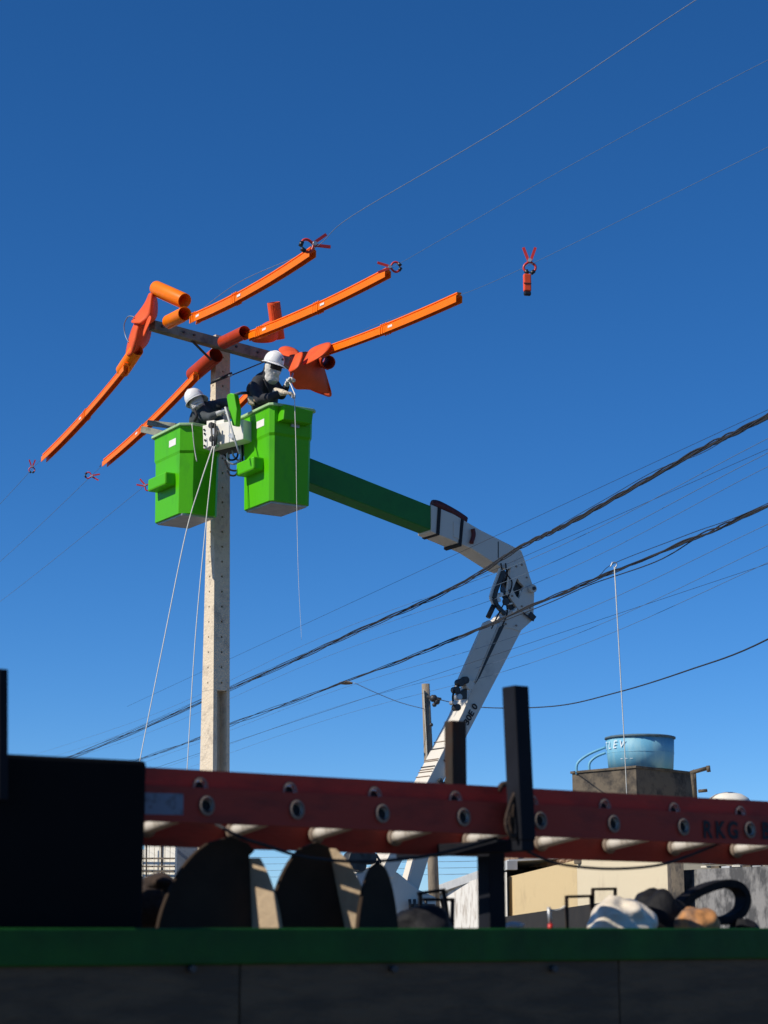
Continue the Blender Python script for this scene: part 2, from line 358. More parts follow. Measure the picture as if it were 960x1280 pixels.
# crossarm
C0 = at(190, 407, 23.9); C1 = at(396, 463, 26.1)
cax = (C1 - C0).normalized(); cup = (Z - cax * Z.dot(cax)).normalized()
mid = C0.lerp(C1, 0.37)
arms = thing('crossarm', 'long grey concrete crossarm sloping across the top of the utility pole', 'crossarm', C0.lerp(C1, .4))
mb = MB(); mb.bar(C0, C1, 0.12, 0.125, cup, 0.13, 0.16); mb.build('beam', 'armwood', arms, bevel=0.008)
for q in (.04, .16, .22, .47, .60, .75):
    p = C0.lerp(C1, q); f_ = cax.cross(cup).normalized()
    if f_.y > 0: f_ = -f_
    mb = MB(); mb.tube([p + f_ * .05, p + f_ * .085], 0.016, 6); mb.build('bolt', 'darksteel', arms)
fo = V((NF.x, NF.y, 0)) * 0.10
mb = MB(); mb.bar(at(238, 424, 24.35), at(266, 452, 24.75), 0.035, 0.012); mb.build('brace', 'darksteel', arms)
mb = MB(); mb.bar(at(336, 450, 25.1), at(263, 480, 24.85), 0.035, 0.012); mb.build('brace', 'darksteel', arms)
# strap and bolts round the pole
mb = MB()
for a, b in ((at(264, 478, 24.93), at(290, 466, 24.93)),): mb.tube([a, a.lerp(b, .5) + NF * .03, b], 0.014, 6)
mb.build('strap', 'darksteel', pole)
for px, py in ((271, 429), (286, 470)):
    mb = MB(); mb.tube([at(px, py, 24.86), at(px + 3, py - 1, 24.72)], 0.018, 8); mb.build('bolt', 'steel', pole)

# ------------------------------------------------------------------ insulating covers and line guards
PROF = [(-.046, -.062), (-.046, .022), (-.022, .042), (-.022, .050), (-.034, .054), (-.030, .068), (.030, .068), (.034, .054), (.022, .050), (.022, .042), (.046, .022), (.046, -.062), (.036, -.062), (.036, .016), (0, .034), (-.036, .016), (-.036, -.062)]
def guard_section(mb, pts, k0=1.0, k1=1.0):
    rings = []
    for i, p in enumerate(pts):
        d = (pts[min(i + 1, len(pts) - 1)] - pts[max(i - 1, 0)]).normalized(); x = d.cross(Z).normalized(); y = x.cross(d)
        k = k0 + (k1 - k0) * i / (len(pts) - 1)
        rings.append([p + x * a * k + y * b * k for a, b in PROF])
    mb.loft(rings, smooth=False)
def guard(ends, cuts, label, sag=0.04, label_at=None, m='orange', k=0.86):
    a, b = V(ends[0]), V(ends[1]); L = (b - a).length
    path = lambda t: a.lerp(b, t) - Z * sag * 4 * t * (1 - t)
    g = thing('line_guard', label, 'line guard', path(.5), 'orange line guards on the high wires')
    cs = [0] + cuts + [1]
    for i in range(len(cs) - 1):
        t0, t1 = cs[i], cs[i + 1]; kk = k if i % 2 == 0 else k * 1.10
        mb = MB(); guard_section(mb, [path(t0 + (t1 - t0) * j / 6) for j in range(7)], kk, kk); mb.build('channel', m, g)
    for c in cuts:          # ribbed joint with a pale label beside it
        for q in (-.10, -.05, 0.0):
            mb = MB(); guard_section(mb, [path(c + q / L * 1.2), path(c + (q + .025) / L * 1.2)], k * 1.22, k * 1.22); mb.build('joint_rib', m, g)
        d = (b - a).normalized(); x = d.cross(Z).normalized()
        if x.y > 0: x = -x
        p = path(c + .16 / L) + x * .052 * k
        mb = MB(); y = x.cross(d); y = y if y.z > 0 else -y
        mb.box(p + y * -.005, (d, y, x), (.055, .014, .002)); mb.build('label', 'label', g)
    return g
guard((at(243, 398, 22.8), at(391, 315, 19.4)), [.02, .40], 'uppermost orange line guard sloping up right from the left end of the crossarm', sag=.05)
guard((at(309, 421, 24.0), at(485, 341, 20.6)), [.12, .55], 'middle orange line guard sloping up right from above the pole top', sag=.04)
guard((at(398, 442, 24.6), at(574, 372, 21.4)), [.52], 'lowest and rightmost orange line guard sloping up right past the taller worker', sag=.03)
guard((at(158, 459, 24.0), at(55, 573, 28.8)), [.45], 'leftmost orange line guard running down left beyond the crossarm end', sag=.05)
guard((at(245, 470, 25.0), at(131, 579, 29.8)), [.55], 'second orange line guard running down left behind the left bucket', sag=.05)
guard((at(322, 482, 26.4), at(216, 578, 30.6)), [.5], 'orange line guard mostly hidden behind the two buckets', sag=.05)

def tube_cover(a, b, r, label, m='orange2', dark=False):
    g = thing('tube_cover', label, 'insulating tube', V(a).lerp(V(b), .5), 'insulating tubes around the crossarm')
    a, b = V(a), V(b); d = (b - a).normalized()
    mb = MB(); mb.pipe(a, b, r, r - .008, 28); mb.build('tube', m, g)
    mb = MB(); x = d.cross(Z).normalized(); y = x.cross(d)
    rings = []
    # overlapping lip along the tube's split
    mb.bar(a + d * .02 - y * r * 1.0, b - d * .02 - y * r * 1.0, .03, .02, y); mb.build('seam', m, g)
    return g
tube_cover(at(195, 360, 23.7), at(231, 376, 23.2), 0.096, 'thick orange tube lying above the left end of the crossarm')
tube_cover(at(211, 402, 23.6), at(231, 392, 22.85), 0.088, 'short orange tube sitting on top of the crossarm near its left end')
tube_cover(at(171, 437, 23.9), at(153, 464, 24.3), 0.092, 'orange tube below the crossarm end joining the leftmost guard', )
tube_cover(at(270, 444, 24.75), at(241, 469, 25.3), 0.105, 'shaded orange tube left of the pole just under the crossarm', m='tubeshade')
tube_cover(at(342, 378, 24.5), at(348, 424, 24.7), 0.088, 'upright shaded orange tube standing behind the middle guard', m='blanket')  # redder blanket colour stands in for shade on an orange tube
tube_cover(at(279, 428, 24.5), at(306, 415, 23.85), 0.085, 'short shaded orange tube straight above the pole top', m='tubeshade')
tube_cover(at(398, 447, 25.4), at(411, 453, 24.9), 0.095, 'dark tube end poking out right of the draped blankets', m='tubeshade')

def blanket(label, pieces, loc):
    g = thing('rubber_blanket', label, 'blanket', loc, 'orange insulating blankets over the wires')
    for rows in pieces: sheet(rows, 'blanket_fold', 'blanket', g, 0.012)
    return g
def rowpts(lst): return [[at(*q) for q in r] for r in lst]
blanket('orange blankets twisted round the left end of the crossarm', [
    rowpts([[(186, 366, 23.75), (190, 366, 23.55), (197, 372, 23.9)], [(184, 375, 23.8), (188, 384, 23.5), (197, 388, 23.95)], [(174, 390, 23.95), (187, 395, 23.55), (196, 400, 23.75)], [(160, 405, 24.1), (172, 403, 23.6), (182, 408, 23.8)]]),
    rowpts([[(171, 398, 24.0), (176, 398, 23.65), (191, 390, 24.1)], [(164, 413, 24.1), (170, 412, 23.65), (190, 405, 24.2)], [(160, 428, 24.1), (167, 430, 23.65), (188, 424, 24.2)], [(156, 446, 24.1), (163, 444, 23.7), (181, 436, 24.25)]]),
    rowpts([[(188, 392, 23.6), (190, 398, 23.5)], [(182, 404, 23.7), (184, 410, 23.5)], [(178, 420, 23.8), (180, 422, 23.6)]]),
], at(175, 410, 23.8))
blanket('orange half blanket wrapped under the middle guard', [
    rowpts([[(317, 415, 24.4), (330, 404, 24.5), (342, 399, 24.6)], [(313, 423, 24.2), (330, 417, 24.1), (348, 410, 24.3)], [(315, 428, 24.4), (332, 429, 24.2), (348, 427, 24.4)]]),
], at(332, 415, 24.3))
blanket('large dark orange blankets draped right of the taller worker', [
    rowpts([[(347, 437, 25.4), (356, 431, 25.3), (372, 437, 25.3)], [(350, 440, 25.1), (360, 441, 24.9), (374, 441, 25.0)], [(352, 444, 25.0), (362, 446, 24.8), (376, 446, 24.8)]]),
    rowpts([[(363, 447, 24.66), (370, 443, 24.36), (380, 438, 24.30)], [(361, 456, 24.52), (367, 454, 24.22), (377, 448, 24.16)], [(360, 466, 24.45), (366, 464, 24.15), (374, 460, 24.15)]]),
    rowpts([[(386, 437, 24.66), (399, 431, 24.34), (416, 426, 24.2)], [(383, 446, 24.5), (396, 441, 24.1), (412, 436, 24.0)], [(375, 459, 24.4), (389, 453, 24.05), (403, 445, 24.0)]]),
    rowpts([[(366, 442, 24.75), (384, 438, 24.85), (401, 443, 25.2)], [(361, 461, 24.68), (382, 457, 24.82), (405, 460, 25.25)], [(364, 477, 24.85), (386, 470, 24.9), (410, 478, 25.4)], [(368, 489, 25.1), (385, 484, 25.15), (416, 497, 25.6)]]),
    rowpts([[(401, 446, 25.2), (398, 452, 25.5), (376, 450, 25.6)], [(406, 463, 25.3), (402, 470, 25.8), (374, 466, 25.8)], [(411, 480, 25.4), (402, 482, 26.0), (380, 480, 25.9)], [(417, 499, 25.55), (405, 494, 26.0), (386, 487, 25.7)]]),
], at(388, 462, 24.8))
mb = MB(); mb.tube(curve_pts([at(168, 396, 23.9), at(160, 396, 24.0), at(155, 407, 24.1), at(157, 420, 24.1), at(161, 428, 24.0)], 6), 0.008, 6)
tag(mb.build('tie_wire', 'wiregrey'), 'thin pale wire looping out left of the twisted blankets', 'wire')

# ------------------------------------------------------------------ clamps
def clamp_proto():
    g = thing('spring_clamp', 'x', 'clamp', (0, 0, 0), 'red spring clamps on the high wires')
    for s_ in (-1, 1):
        mb = MB(); mb.bar(V((s_ * .012, 0, 0)), V((s_ * .065, 0, .15)), .03, .016, V((0, 1, 0))); mb.build('handle', 'red', g)
        mb = MB(); mb.tube(curve_pts([V((-s_ * .012, 0, 0)), V((s_ * .055, 0, -.05)), V((s_ * .06, 0, -.10)), V((s_ * .02, 0, -.135))], 5), 0.014, 6); mb.build('jaw', 'red', g)
        mb = MB(); mb.tube([V((s_ * .05, 0, -.115)), V((s_ * .012, 0, -.145))], 0.022, 6); mb.build('jaw_tip', 'black', g)
    mb = MB(); mb.tube([V((0, -.03, 0)), V((0, .03, 0))], .022, 10); mb.build('spring', 'steel', g)
    return g
cp = clamp_proto()
spots = [((662, 326), 19.6, 0, (0, 0, 0), 1.0, 'red spring clamp high over the boom holding a hanging orange tag'),
         ((393, 305), 19.3, 1, (0, R(70), R(20)), 1.1, 'red and black clamp at the upper end of the uppermost guard'),
         ((487, 334), 20.5, 1, (0, R(-95), R(10)), .9, 'red and black clamp at the upper end of the middle guard'),
         ((40, 583), 29.5, 1, (0, 0, R(10)), .72, 'small red clamp just beyond the lower tip of the leftmost guard'),
         ((115, 595), 30.5, 1, (0, R(100), R(0)), .8, 'small red clamp below the tip of the second guard'),
         ((181, 607), 31.0, 1, (0, R(-60), R(0)), .85, 'small red clamp just left of the left bucket')]
for i, ((px, py), Y, c, rot, sc, lab) in enumerate(spots):
    g = cp if i == 0 else copy_tree(cp, at(px, py, Y))
    g.location = at(px, py, Y); g.rotation_euler = rot; g.scale = (sc,) * 3; g['label'] = lab
q = at(659, 355, 19.6); tagr = thing('warning_tag', 'orange tag with black lower tip hanging below the lone clamp in the sky', 'tag', q)
mb = MB(); k = 19.6 / FPX
mb.box(q + Z * 1.5 * k, (V((1, .2, 0)), V((-.2, 1, 0)), Z), (5 * k, 3.2 * k, 12 * k)); mb.build('tag_body', 'tagred', tagr, bevel=.012)
mb = MB(); mb.box(q - Z * 13.2 * k, (V((1, .2, 0)), V((-.2, 1, 0)), Z), (4.8 * k, 3.0 * k, 2.9 * k)); mb.build('tag_tip', 'black', tagr, bevel=.015)
mb = MB(); mb.box(q - Z * 0 * k + V((.1, -1, 0)).normalized() * 3.3 * k, (V((1, .2, 0)), V((-.2, 1, 0)), Z), (5.1 * k, .6 * k, .5 * k)); mb.build('tag_band', 'darksteel', tagr)
mb = MB(); mb.tube([q + Z * 13 * k, q + Z * 20 * k], .012, 6); mb.build('tag_cord', 'black', tagr)

# ------------------------------------------------------------------ overhead wires
def wire(pts, r, label, m='rubber', group=None, strands=1, spread=0.0, n=8):
    P = curve_pts([at(*p) for p in pts], n); L = len(P); mb = MB()
    for s_ in range(strands):
        ph = s_ * 2.1; Q = []
        for i, p in enumerate(P):
            a = i * 0.55 + ph
            Q.append(p + V((0, math.cos(a), math.sin(a))) * spread * (0.6 + .4 * math.sin(i * .31 + s_)) * max(1.0, p.y / 17))
        mb.tube(Q, r if s_ == 0 else r * .75, 5)
    o = mb.build('overhead_wire', m); tag(o, label, 'wire', group); return o
def ext(p, q, t):      # extend the pair of (px,py,Y) points
    return tuple(q[i] + (q[i] - p[i]) * t for i in range(3))
PG = 'high voltage wires leading to the guards'
wire([(870 + 260, -163, 11.2), (870, 0, 13.2), (640, 152, 15.6), (440, 270, 18.4), (391, 311, 19.4), (300, 352, 21.4), (243, 394, 22.8)], .0036, 'uppermost high wire rising to the top right corner of the sky', 'wiregrey', PG)
wire([(1200, -35, 12.3), (960, 75, 14.4), (700, 214, 17.5), (486, 337, 20.6), (400, 381, 22.1), (309, 417, 24.0)], .0024, 'middle high wire leaving the middle guard towards the upper right', 'wireblue', PG)
wire([(1200, 65, 13.2), (960, 184, 15.4), (662, 331, 19.6), (575, 369, 21.4), (480, 402, 23.1), (398, 438, 24.6)], .0024, 'lowest high wire carrying the lone clamp at the upper right', 'wireblue', PG)
wire([(158, 455, 24.0), (55, 570, 28.8), (40, 586, 29.6), (0, 630, 32.0), (-160, 800, 45)], .0036, 'high wire leaving the leftmost guard towards the lower left', 'wireblue', PG)
wire([(245, 466, 25.0), (131, 576, 29.8), (115, 594, 30.6), (0, 702, 37.0), (-160, 840, 50)], .0036, 'high wire leaving the second guard towards the lower left', 'wireblue', PG)
wire([(322, 478, 26.4), (216, 575, 30.4), (181, 607, 31.8), (0, 752, 40.0), (-160, 868, 55)], .0036, 'high wire passing left of the left bucket towards the lower left', 'wireblue', PG)
LG = 'dark communication cables sagging across the picture'
wire([(1300, 330, 9.5), (960, 520, 13), (880, 560, 14.4), (780, 616, 16.5), (700, 660, 18.6), (650, 684, 20.0), (560, 738, 24), (440, 792, 31), (290, 860, 42), (90, 946, 62), (-100, 1010, 90)], .0085, 'upper thick bundle of black cables crossing in front of the boom elbow', 'rubber', LG, 6, .022, 12)
wire([(1300, 340, 9.5), (960, 517, 13), (880, 565, 14.2), (820, 588, 16)  , (760, 622, 17.5), (690, 662, 19.4)], .0030, 'thin wire lashed loosely to the upper cable bundle', 'rubber')
wire([(1300, 470, 9.5), (960, 632, 13), (870, 672, 15), (768, 714, 17.6), (668, 756, 20.6), (560, 802, 25), (430, 853, 33), (290, 905, 46), (185, 946, 62), (40, 990, 90)], .0080, 'lower thick bundle of black cables crossing below the boom elbow', 'rubber', LG, 4, .018, 12)
wire([(1300, 456, 9.5), (960, 629, 13), (860, 668, 15), (768, 704, 17.4), (745, 722, 18.1), (700, 742, 19.6), (640, 768, 21.6)], .0032, 'thin loose wire over the lower cable bundle on the right', 'rubber')
wire([(868, 674, 15.1), (820, 702, 16.3), (740, 730, 18.4), (690, 752, 19.8), (640, 772, 21.5), (600, 787, 23.1), (500, 826, 27.6)], .0052, 'single cable hanging just under the lower bundle left of the white rope', 'rubber')
BG = 'far faint wires running parallel across the sky'
for (y0, y1, yl, lab, r) in ((548, 700, 905, 'faint wire just below the upper cable bundle', .0030), (566, 716, 915, 'second faint wire below the upper cable bundle', .0030), (583, 733, 925, 'third faint wire below the upper cable bundle', .0026),
                       (655, 790, 960, 'faint wire just below the lower cable bundle', .0026), (682, 815, 975, 'faint wire between the lower bundle and the street wire', .0024), (703, 830, 985, 'lowest of the faint wires under the lower bundle', .0024)):
    wire([(1300, y0 - 170, 12), (960, y0, 16), (660, y1, 23), (400, (y1 + yl) / 2 - 5, 36), (160, yl, 55), (-60, yl + 70, 90)], r, lab, 'wireblue', BG)
# short service drops that cross the boom elbow
for i, (a, b, c, d, lab) in enumerate(((576, 690, 630, 665, 'thin wire crossing the grey boom left of the elbow'), (600, 720, 668, 690, 'thin wire crossing the elbow just under the cable bundle'), (560, 838, 650, 808, 'thin wire crossing the upper part of the lower boom'))):
    p_, q_ = at(a, b, 22.4), at(c, d, 21.2); mb = MB(); mb.tube([p_ - (q_ - p_) * 14, p_, q_, q_ + (q_ - p_) * 11], .0022, 5)
    tag(mb.build('overhead_wire', 'rubber'), lab, 'wire', 'thin wires crossing the boom')
wire([(547, 874, 57), (600, 884, 52), (690, 883, 43), (770, 866, 37), (860, 838, 32), (960, 799, 27.5), (1200, 660, 20)], .013, 'wire rising right from the far pole over the water tank', 'rubber')
for k, y in enumerate((1070, 1078, 1086, 1094)):
    wire([(-200, y + 8 + k, 140), (480, y, 88), (560, y - 1, 80), (700, y - 4, 70), (1100, y - 14, 50)], .010, ('highest of the far low wires in the gap under the ladder', 'second highest of the far low wires under the ladder', 'third highest of the far low wires under the ladder', 'lowest of the far low wires in the gap under the ladder')[k], 'wireblue', 'far low wires behind the ladder')
# ropes
def rope(pts, r, label, m='rope', r1=None):
    P = curve_pts([at(*p) for p in pts], 8); mb = MB(); mb.tube(P, [r + ((r1 or r) - r) * k / (len(P) - 1) for k in range(len(P))], 6); return tag(mb.build('hand_rope', m), label, 'rope')
rope([(266, 558, 23.55), (250, 606, 23.45), (232, 668, 23.4), (205, 800, 23.2), (175, 950, 23.0), (160, 1040, 22.9)], .0085, 'pale rope slanting down left from the bracket between the buckets', r1=.005)
rope([(268, 558, 23.55), (262, 610, 23.45), (256, 668, 23.4), (244, 800, 23.2), (234, 960, 23.0), (230, 1040, 22.9)], .0085, 'pale rope hanging almost straight from the bracket between the buckets', r1=.0045)
rope([(368, 493, 22.95), (370, 560, 22.9), (371, 634, 22.9), (373, 720, 22.9), (377, 800, 22.9)], .0058, 'thin pale line hanging in front of the right bucket', r1=.0016)
rope([(768, 708, 17.5), (771, 760, 17.5), (776, 850, 17.6), (781, 940, 17.7), (784, 1010, 17.8)], .006, 'pale rope hanging from the lower cable bundle above the water tank', r1=.004)
mb = MB(); mb.tube(curve_pts([at(763, 709, 17.5), at(766, 703, 17.5), at(771, 705, 17.5), at(768, 713, 17.5)], 5), .006, 6); tag(mb.build('rope_hook', 'steel'), 'small hook holding the pale rope on the lower cable bundle', 'hook')

# ================================================================== BUCKET TRUCK
E1 = V((-0.53, 0.85, 0)).normalized(); E2 = V((0.85, 0.53, 0)).normalized()      # along the lit face, along the shaded face
NB = -E2; ND = -E1                                                                # outward normals of those faces
bt = thing('bucket_truck', 'white aerial bucket truck with folding green and grey boom lifting two green buckets', 'bucket truck', at(470, 1150, 25.5) * 1)
bt.location.z = 0; bt['_w'] = tuple(bt.location)
def bucket(nc, H, L1, L2, ch, sc_b=0.915):
    """nc = near top corner. plan polygon starts at near corner, chamfered by ch along the shaded side"""
    nc = V(nc)
    def ring(z, k, grow=0.0):
        cx = nc + E1 * L1 / 2 + E2 * L2 / 2
        # corners order: near, right, far, left
        c4 = [(-1, -1), (-1, 1), (1, 1), (1, -1)]
        pts = []
        c = .05
        for i, (a, b) in enumerate(c4):
            A = L1 / 2 * k + grow; B = L2 / 2 * k + grow
            P = cx + E1 * a * A + E2 * b * B
            # two points per corner (small chamfer; bigger one on the near corner when ch is set)
            cc = ch if (i == 0 and ch) else c
            if i == 0: q = [P + E1 * (cc * .68 if ch else cc), P + E2 * cc]
            elif i == 1: q = [P - E2 * c, P + E1 * c]
            elif i == 2: q = [P - E1 * c, P - E2 * c]
            else: q = [P + E2 * c, P - E1 * c]
            pts += [V((x.x, x.y, nc.z + z)) for x in q]
        return pts
    b = None
    mb = MB()
    rings = [ring(-H, sc_b), ring(-H * .33, sc_b + .025), ring(-H * .30, sc_b + .06), ring(-.06, .985), ring(-.055, 1, .0), ring(-.005, 1, .0),
             ring(-.005, 1, -.03), ring(-.06, .97, -.02), ring(-H + .04, sc_b, -.02)]
    mb.loft(rings, smooth=False)
    b = mb.build('bucket', 'green', bt, bevel=.016)
    mb = MB(); o_ = ring(0, 1, .028); i_ = ring(0, 1, -.035); mb.ringprism(o_, i_, (0, 0, -.035)); mb.build('rim', 'green' if False else 'greenrim', b, bevel=.008)
    # step box on the lit face
    s_c = nc + E1 * (L1 * .55) + V((0, 0, -H * .60)) + NB * (.0)
    mb = MB(); mb.box(s_c, (E1, E2, Z), (.20 * L1 / .7, .125, .085)); mb.build('step_box', 'green', b, bevel=.022)
    mb = MB(); fl = nc + E1 * (L1 / 2) + E2 * (L2 / 2) + V((0, 0, -H - .012)); mb.box(fl, (E1, E2, Z), (L1 * .40, L2 * .40, .012)); mb.build('floor_plate', 'steel', b)
    mb = MB(); mb.box(nc + E1 * L1 * .35 + V((0, 0, -.21)) + NB * .005 + E2 * (.012), (E1, Z, E2), (.10, .045, .004)); lb = mb.build('label', 'label', b)
    for k in range(3):
        mb = MB(); mb.box(nc + E1 * (L1 * .35) + V((0, 0, -.195 - .016 * k)) + NB * .0008 + E2 * (.012), (E1, Z, E2), (.035 + .008 * (k % 2), .004, .0045)); mb.build('label_print', 'print_', b)
    return b, nc
mat_r = mat('pale_green_worn_rim', (0.34, 0.52, 0.25), 0.5, var=0.2, scale=10); M_['greenrim'] = mat_r
b2, n2 = bucket(at(339, 503, 23.2), at(341, 503, 23.2).z - at(341, 624, 23.2).z, .82, .63, 0)
b1, n1 = bucket(at(229.5, 527, 23.9), at(231, 527, 23.9).z - at(231, 639, 23.9).z, .93, .57, .15)
# hose on the left bucket's chamfer, small box on the right bucket
mb = MB(); mb.tube(curve_pts([at(240, 530, 23.84), at(241, 540, 23.84), at(243, 560, 23.92), at(246, 577, 23.95)], 5), .007, 6); mb.build('hose', 'rope', b1)
mb = MB(); cpt = on(372, 517, n2, ND); mb.prism([on(356, 505, n2 + ND * .14, ND), on(392, 514, n2 + ND * .14, ND), on(390, 530, n2 + ND * .14, ND), on(354, 524, n2 + ND * .14, ND)], -ND * .15); mb.build('tool_box', 'green', b2, bevel=.01)
mb = MB(); mb.prism([on(365, 526, n2 + ND * .02, ND), on(375, 528, n2 + ND * .02, ND), on(374, 535, n2 + ND * .02, ND), on(364, 533, n2 + ND * .02, ND)], -ND * .03); mb.build('socket_plate', 'steel', b2)
# bracket between buckets
BRN = -E2
bp = n1 + E2 * .50 + ND * .12
brk = MB(); nb_ = V((-.62, -.78, 0)).normalized(); rb_ = V((.78, -.62, 0)).normalized()
q0 = at(279, 545, 23.75)
def bq(px, py, off=0.0): return on(px, py, q0 + nb_ * off, nb_)
brk.prism([bq(253, 532), bq(304, 524), bq(304, 549), bq(254, 561)], -nb_ * .2); bo = brk.build('bracket', 'white', bt, bevel=.01)
for pts in ([(258, 526), (268, 525), (268, 532), (258, 533)], [(270, 526), (280, 524), (280, 530), (270, 531)]):
    mb = MB(); mb.prism([bq(x, y, -.05) for x, y in pts], -nb_ * .12); mb.build('cap_block', 'white', bo, bevel=.008)
for px, py in ((255, 537), (255.5, 542), (256, 550), (255.5, 557)):
    mb = MB(); mb.tube([bq(px, py, -.01), bq(px, py, .02)], .013, 6); mb.build('bolt', 'darksteel', bo)
mb = MB(); mb.prism([bq(286, 530, .004), bq(286.8, 530, .004), bq(286.8, 552, .004), bq(286, 553, .004)], -nb_ * .01); mb.build('joint_line', 'steel', bo)
mb = MB(); mb.prism([bq(287, 541, .02), bq(292, 543, .02), bq(290, 549, .02), bq(285, 545, .02)], -nb_ * .03); mb.build('latch', 'steel', bo)
# hoist tackle hanging on the bracket
tk = thing('rope_tackle', 'greasy steel rope tackle hanging on the white bracket between the buckets', 'tackle', bq(267, 545, .08))
for (x, y, r_) in ((265, 532, .04), (268, 540, .045), (266, 549, .04), (269, 556, .045), (264, 561, .03)):
    mb = MB(); p = bq(x, y, .06); mb.tube([p - nb_ * .03, p + nb_ * .03], r_, 10); mb.build('sheave', 'steel' if r_ > .041 else 'darksteel', tk)
for (x0, y0, x1, y1) in ((264, 528, 266, 566), (269, 530, 268, 560), (271, 535, 270, 556)):
    mb = MB(); mb.tube([bq(x0, y0, .09), bq(x1, y1, .09)], .014, 6); mb.build('link', 'darksteel', tk)
# green lever cover and pale rod
ql = at(290, 515, 23.45)
def lq(px, py, off=0.0): return on(px, py, ql + nb_ * off, nb_)
mb = MB(); mb.prism([lq(283, 497), lq(284, 493), lq(288, 491), lq(292.5, 492), lq(296, 512), lq(294.5, 532), lq(290, 532), lq(286, 514)], -nb_ * .09); mb.build('lever_cover', 'green', bt, bevel=.012)
mb = MB(); mb.tube([lq(281.5, 509, .05), lq(290, 538, .06), lq(299, 567, .05)], .013, 8); mb.build('pale_rod', 'fascia', bt)
# hydraulic hoses below the bracket
for i, pts in enumerate(([(300, 556), (301, 572), (294, 580), (285, 577), (284, 566)], [(303, 562), (303, 580), (296, 588), (286, 586), (281, 575)], [(298, 560), (296, 572), (288, 575), (280, 568)], [(304, 552), (305, 566), (300, 576), (292, 570), (290, 560)], [(302, 572), (296, 592), (288, 594), (284, 588)])):
    mb = MB(); mb.tube(curve_pts([at(x, y, 23.95 + .03 * i) for x, y in pts], 6), .013, 6); mb.build('hydraulic_hose', 'steel' if i in (0, 3) else 'rubber', bt)
mb = MB(); mb.bar(at(272, 562, 24.3), at(301, 556, 24.0), .24, .12); mb.build('pivot_housing', 'darksteel', bt, bevel=.01)

# boom plane
BN = V((0.53, -0.85, 0)).normalized(); BQ = at(387, 590, 24.15)
def bo_(px, py, off=0.0): return on(px, py, BQ + BN * off, BN)
def bpoly(pts, off=0.0): return [bo_(x, y, off) for x, y in pts]
def bprism(name, pts, depth, m, parent=bt, off=0.0, bevel=.006):
    mb = MB(); mb.prism(bpoly(pts, off), -BN * depth); return mb.build(name, m, parent, bevel=bevel)
bprism('upper_boom', [(372, 566), (543, 634), (543, 664), (372, 598)], .30, 'greenboom', bevel=.012)
gs = bprism('upper_boom_sleeve', [(539, 630.5), (568, 643), (600, 662), (652, 688), (657, 703), (634, 712), (626, 709), (590, 686), (539, 664.5)], .33, 'boomgrey', off=.012, bevel=.01)
for pts in ([(548, 634), (551.5, 636), (549.5, 669), (546, 667)], [(577, 648), (580, 650), (577, 683), (573.5, 681)]):
    bprism('strap', pts, .37, 'rubber', gs, off=.03, bevel=.003)
bprism('sleeve_hatch', [(567, 652), (575, 656), (574, 674), (567, 671)], .01, 'boomgrey', gs, off=.022, bevel=.002)
bprism('seam_line', [(622.5, 677), (623.5, 677), (623.5, 698), (622.5, 697)], .01, 'darksteel', gs, off=.016, bevel=0)
tr = thing('tarp_roll', 'dark red rolled tarp strapped along the top of the grey boom section', 'tarp', bo_(560, 640, .02))
mb = MB(); mb.tube(curve_pts([bo_(540, 631, -.06), bo_(547, 632, -.06), bo_(560, 638.5, -.06), bo_(572, 645.5, -.06), bo_(582, 652.5, -.06)], 5), [.05] + [.07] * 19 + [.04], 10); mb.build('roll', 'tarp', tr)
mb = MB(); mb.tube(curve_pts([bo_(591, 661, .05), bo_(592, 669, .05), bo_(589, 679, .05)], 4), .030, 8); tag(mb.build('red_pouch', 'tarp'), 'small dark red pouch hanging on the grey boom right of the tarp roll', 'pouch')
# elbow
out = [(638, 712), (652, 689), (657, 703), (662, 720), (668, 737), (667, 768), (650, 764), (634, 742)]
inn = [(641, 737), (646, 724), (647, 723), (650, 728), (655, 733), (653, 738), (649, 748), (646, 746)]
mb = MB(); mb.ringprism(bpoly(out, .016), bpoly(inn, .016), -BN * .05); el = mb.build('elbow_plate', 'boomgrey', bt, bevel=.004)
bprism('elbow_core', [(640, 716), (652, 700), (660, 722), (664, 738), (662, 762), (650, 760), (638, 742)], .22, 'darksteel', off=-.05, bevel=0)
mb = MB(); mb.prism(bpoly([(650, 738), (651.5, 738), (651, 750), (649.5, 749)], .0), -BN * .02); mb.build('bright_wedge', 'white', el)
mb = MB(); p = bo_(665, 736, .05); mb.tube([p - BN * .02, p + BN * .04], .055, 14); mb.build('pivot_pin', 'boomgrey', el, bevel=.004)
for x, y in ((645, 708), (652, 706), (658, 722), (640, 745), (652, 758), (662, 760), (636, 738), (655, 768), (645, 782), (632, 780)):
    mb = MB(); q_ = bo_(x, y, .014); mb.tube([q_, q_ + BN * .014], .014, 6); mb.build('plate_bolt', 'collar', el)
for P_ in ([(632, 704), (634, 718), (640, 728), (636, 744), (628, 758), (622, 770), (614, 786)], [(626, 704), (629, 722), (626, 738), (632, 752), (634, 766), (628, 782)]):
    mb = MB(); mb.tube(curve_pts([bo_(x, y, .045) for x, y in P_], 5), .011, 6); mb.build('hydraulic_hose', 'rubber', bt)
mb = MB(); p = bo_(665, 736, .05); mb.tube([p + BN * .04, p + BN * .06], .025, 8); mb.build('pin_bolt', 'darksteel', el)
bprism('elbow_back_plate', [(638, 712), (652, 689), (662, 720), (668, 737), (667, 768), (650, 764), (634, 742)], .05, 'boomgrey', off=-.28)
bprism('lower_knuckle', [(640, 762), (652, 763), (667, 767), (671, 771), (650, 789.5), (640, 786), (622, 784), (628, 774)], .33, 'boomgrey', bevel=.008)
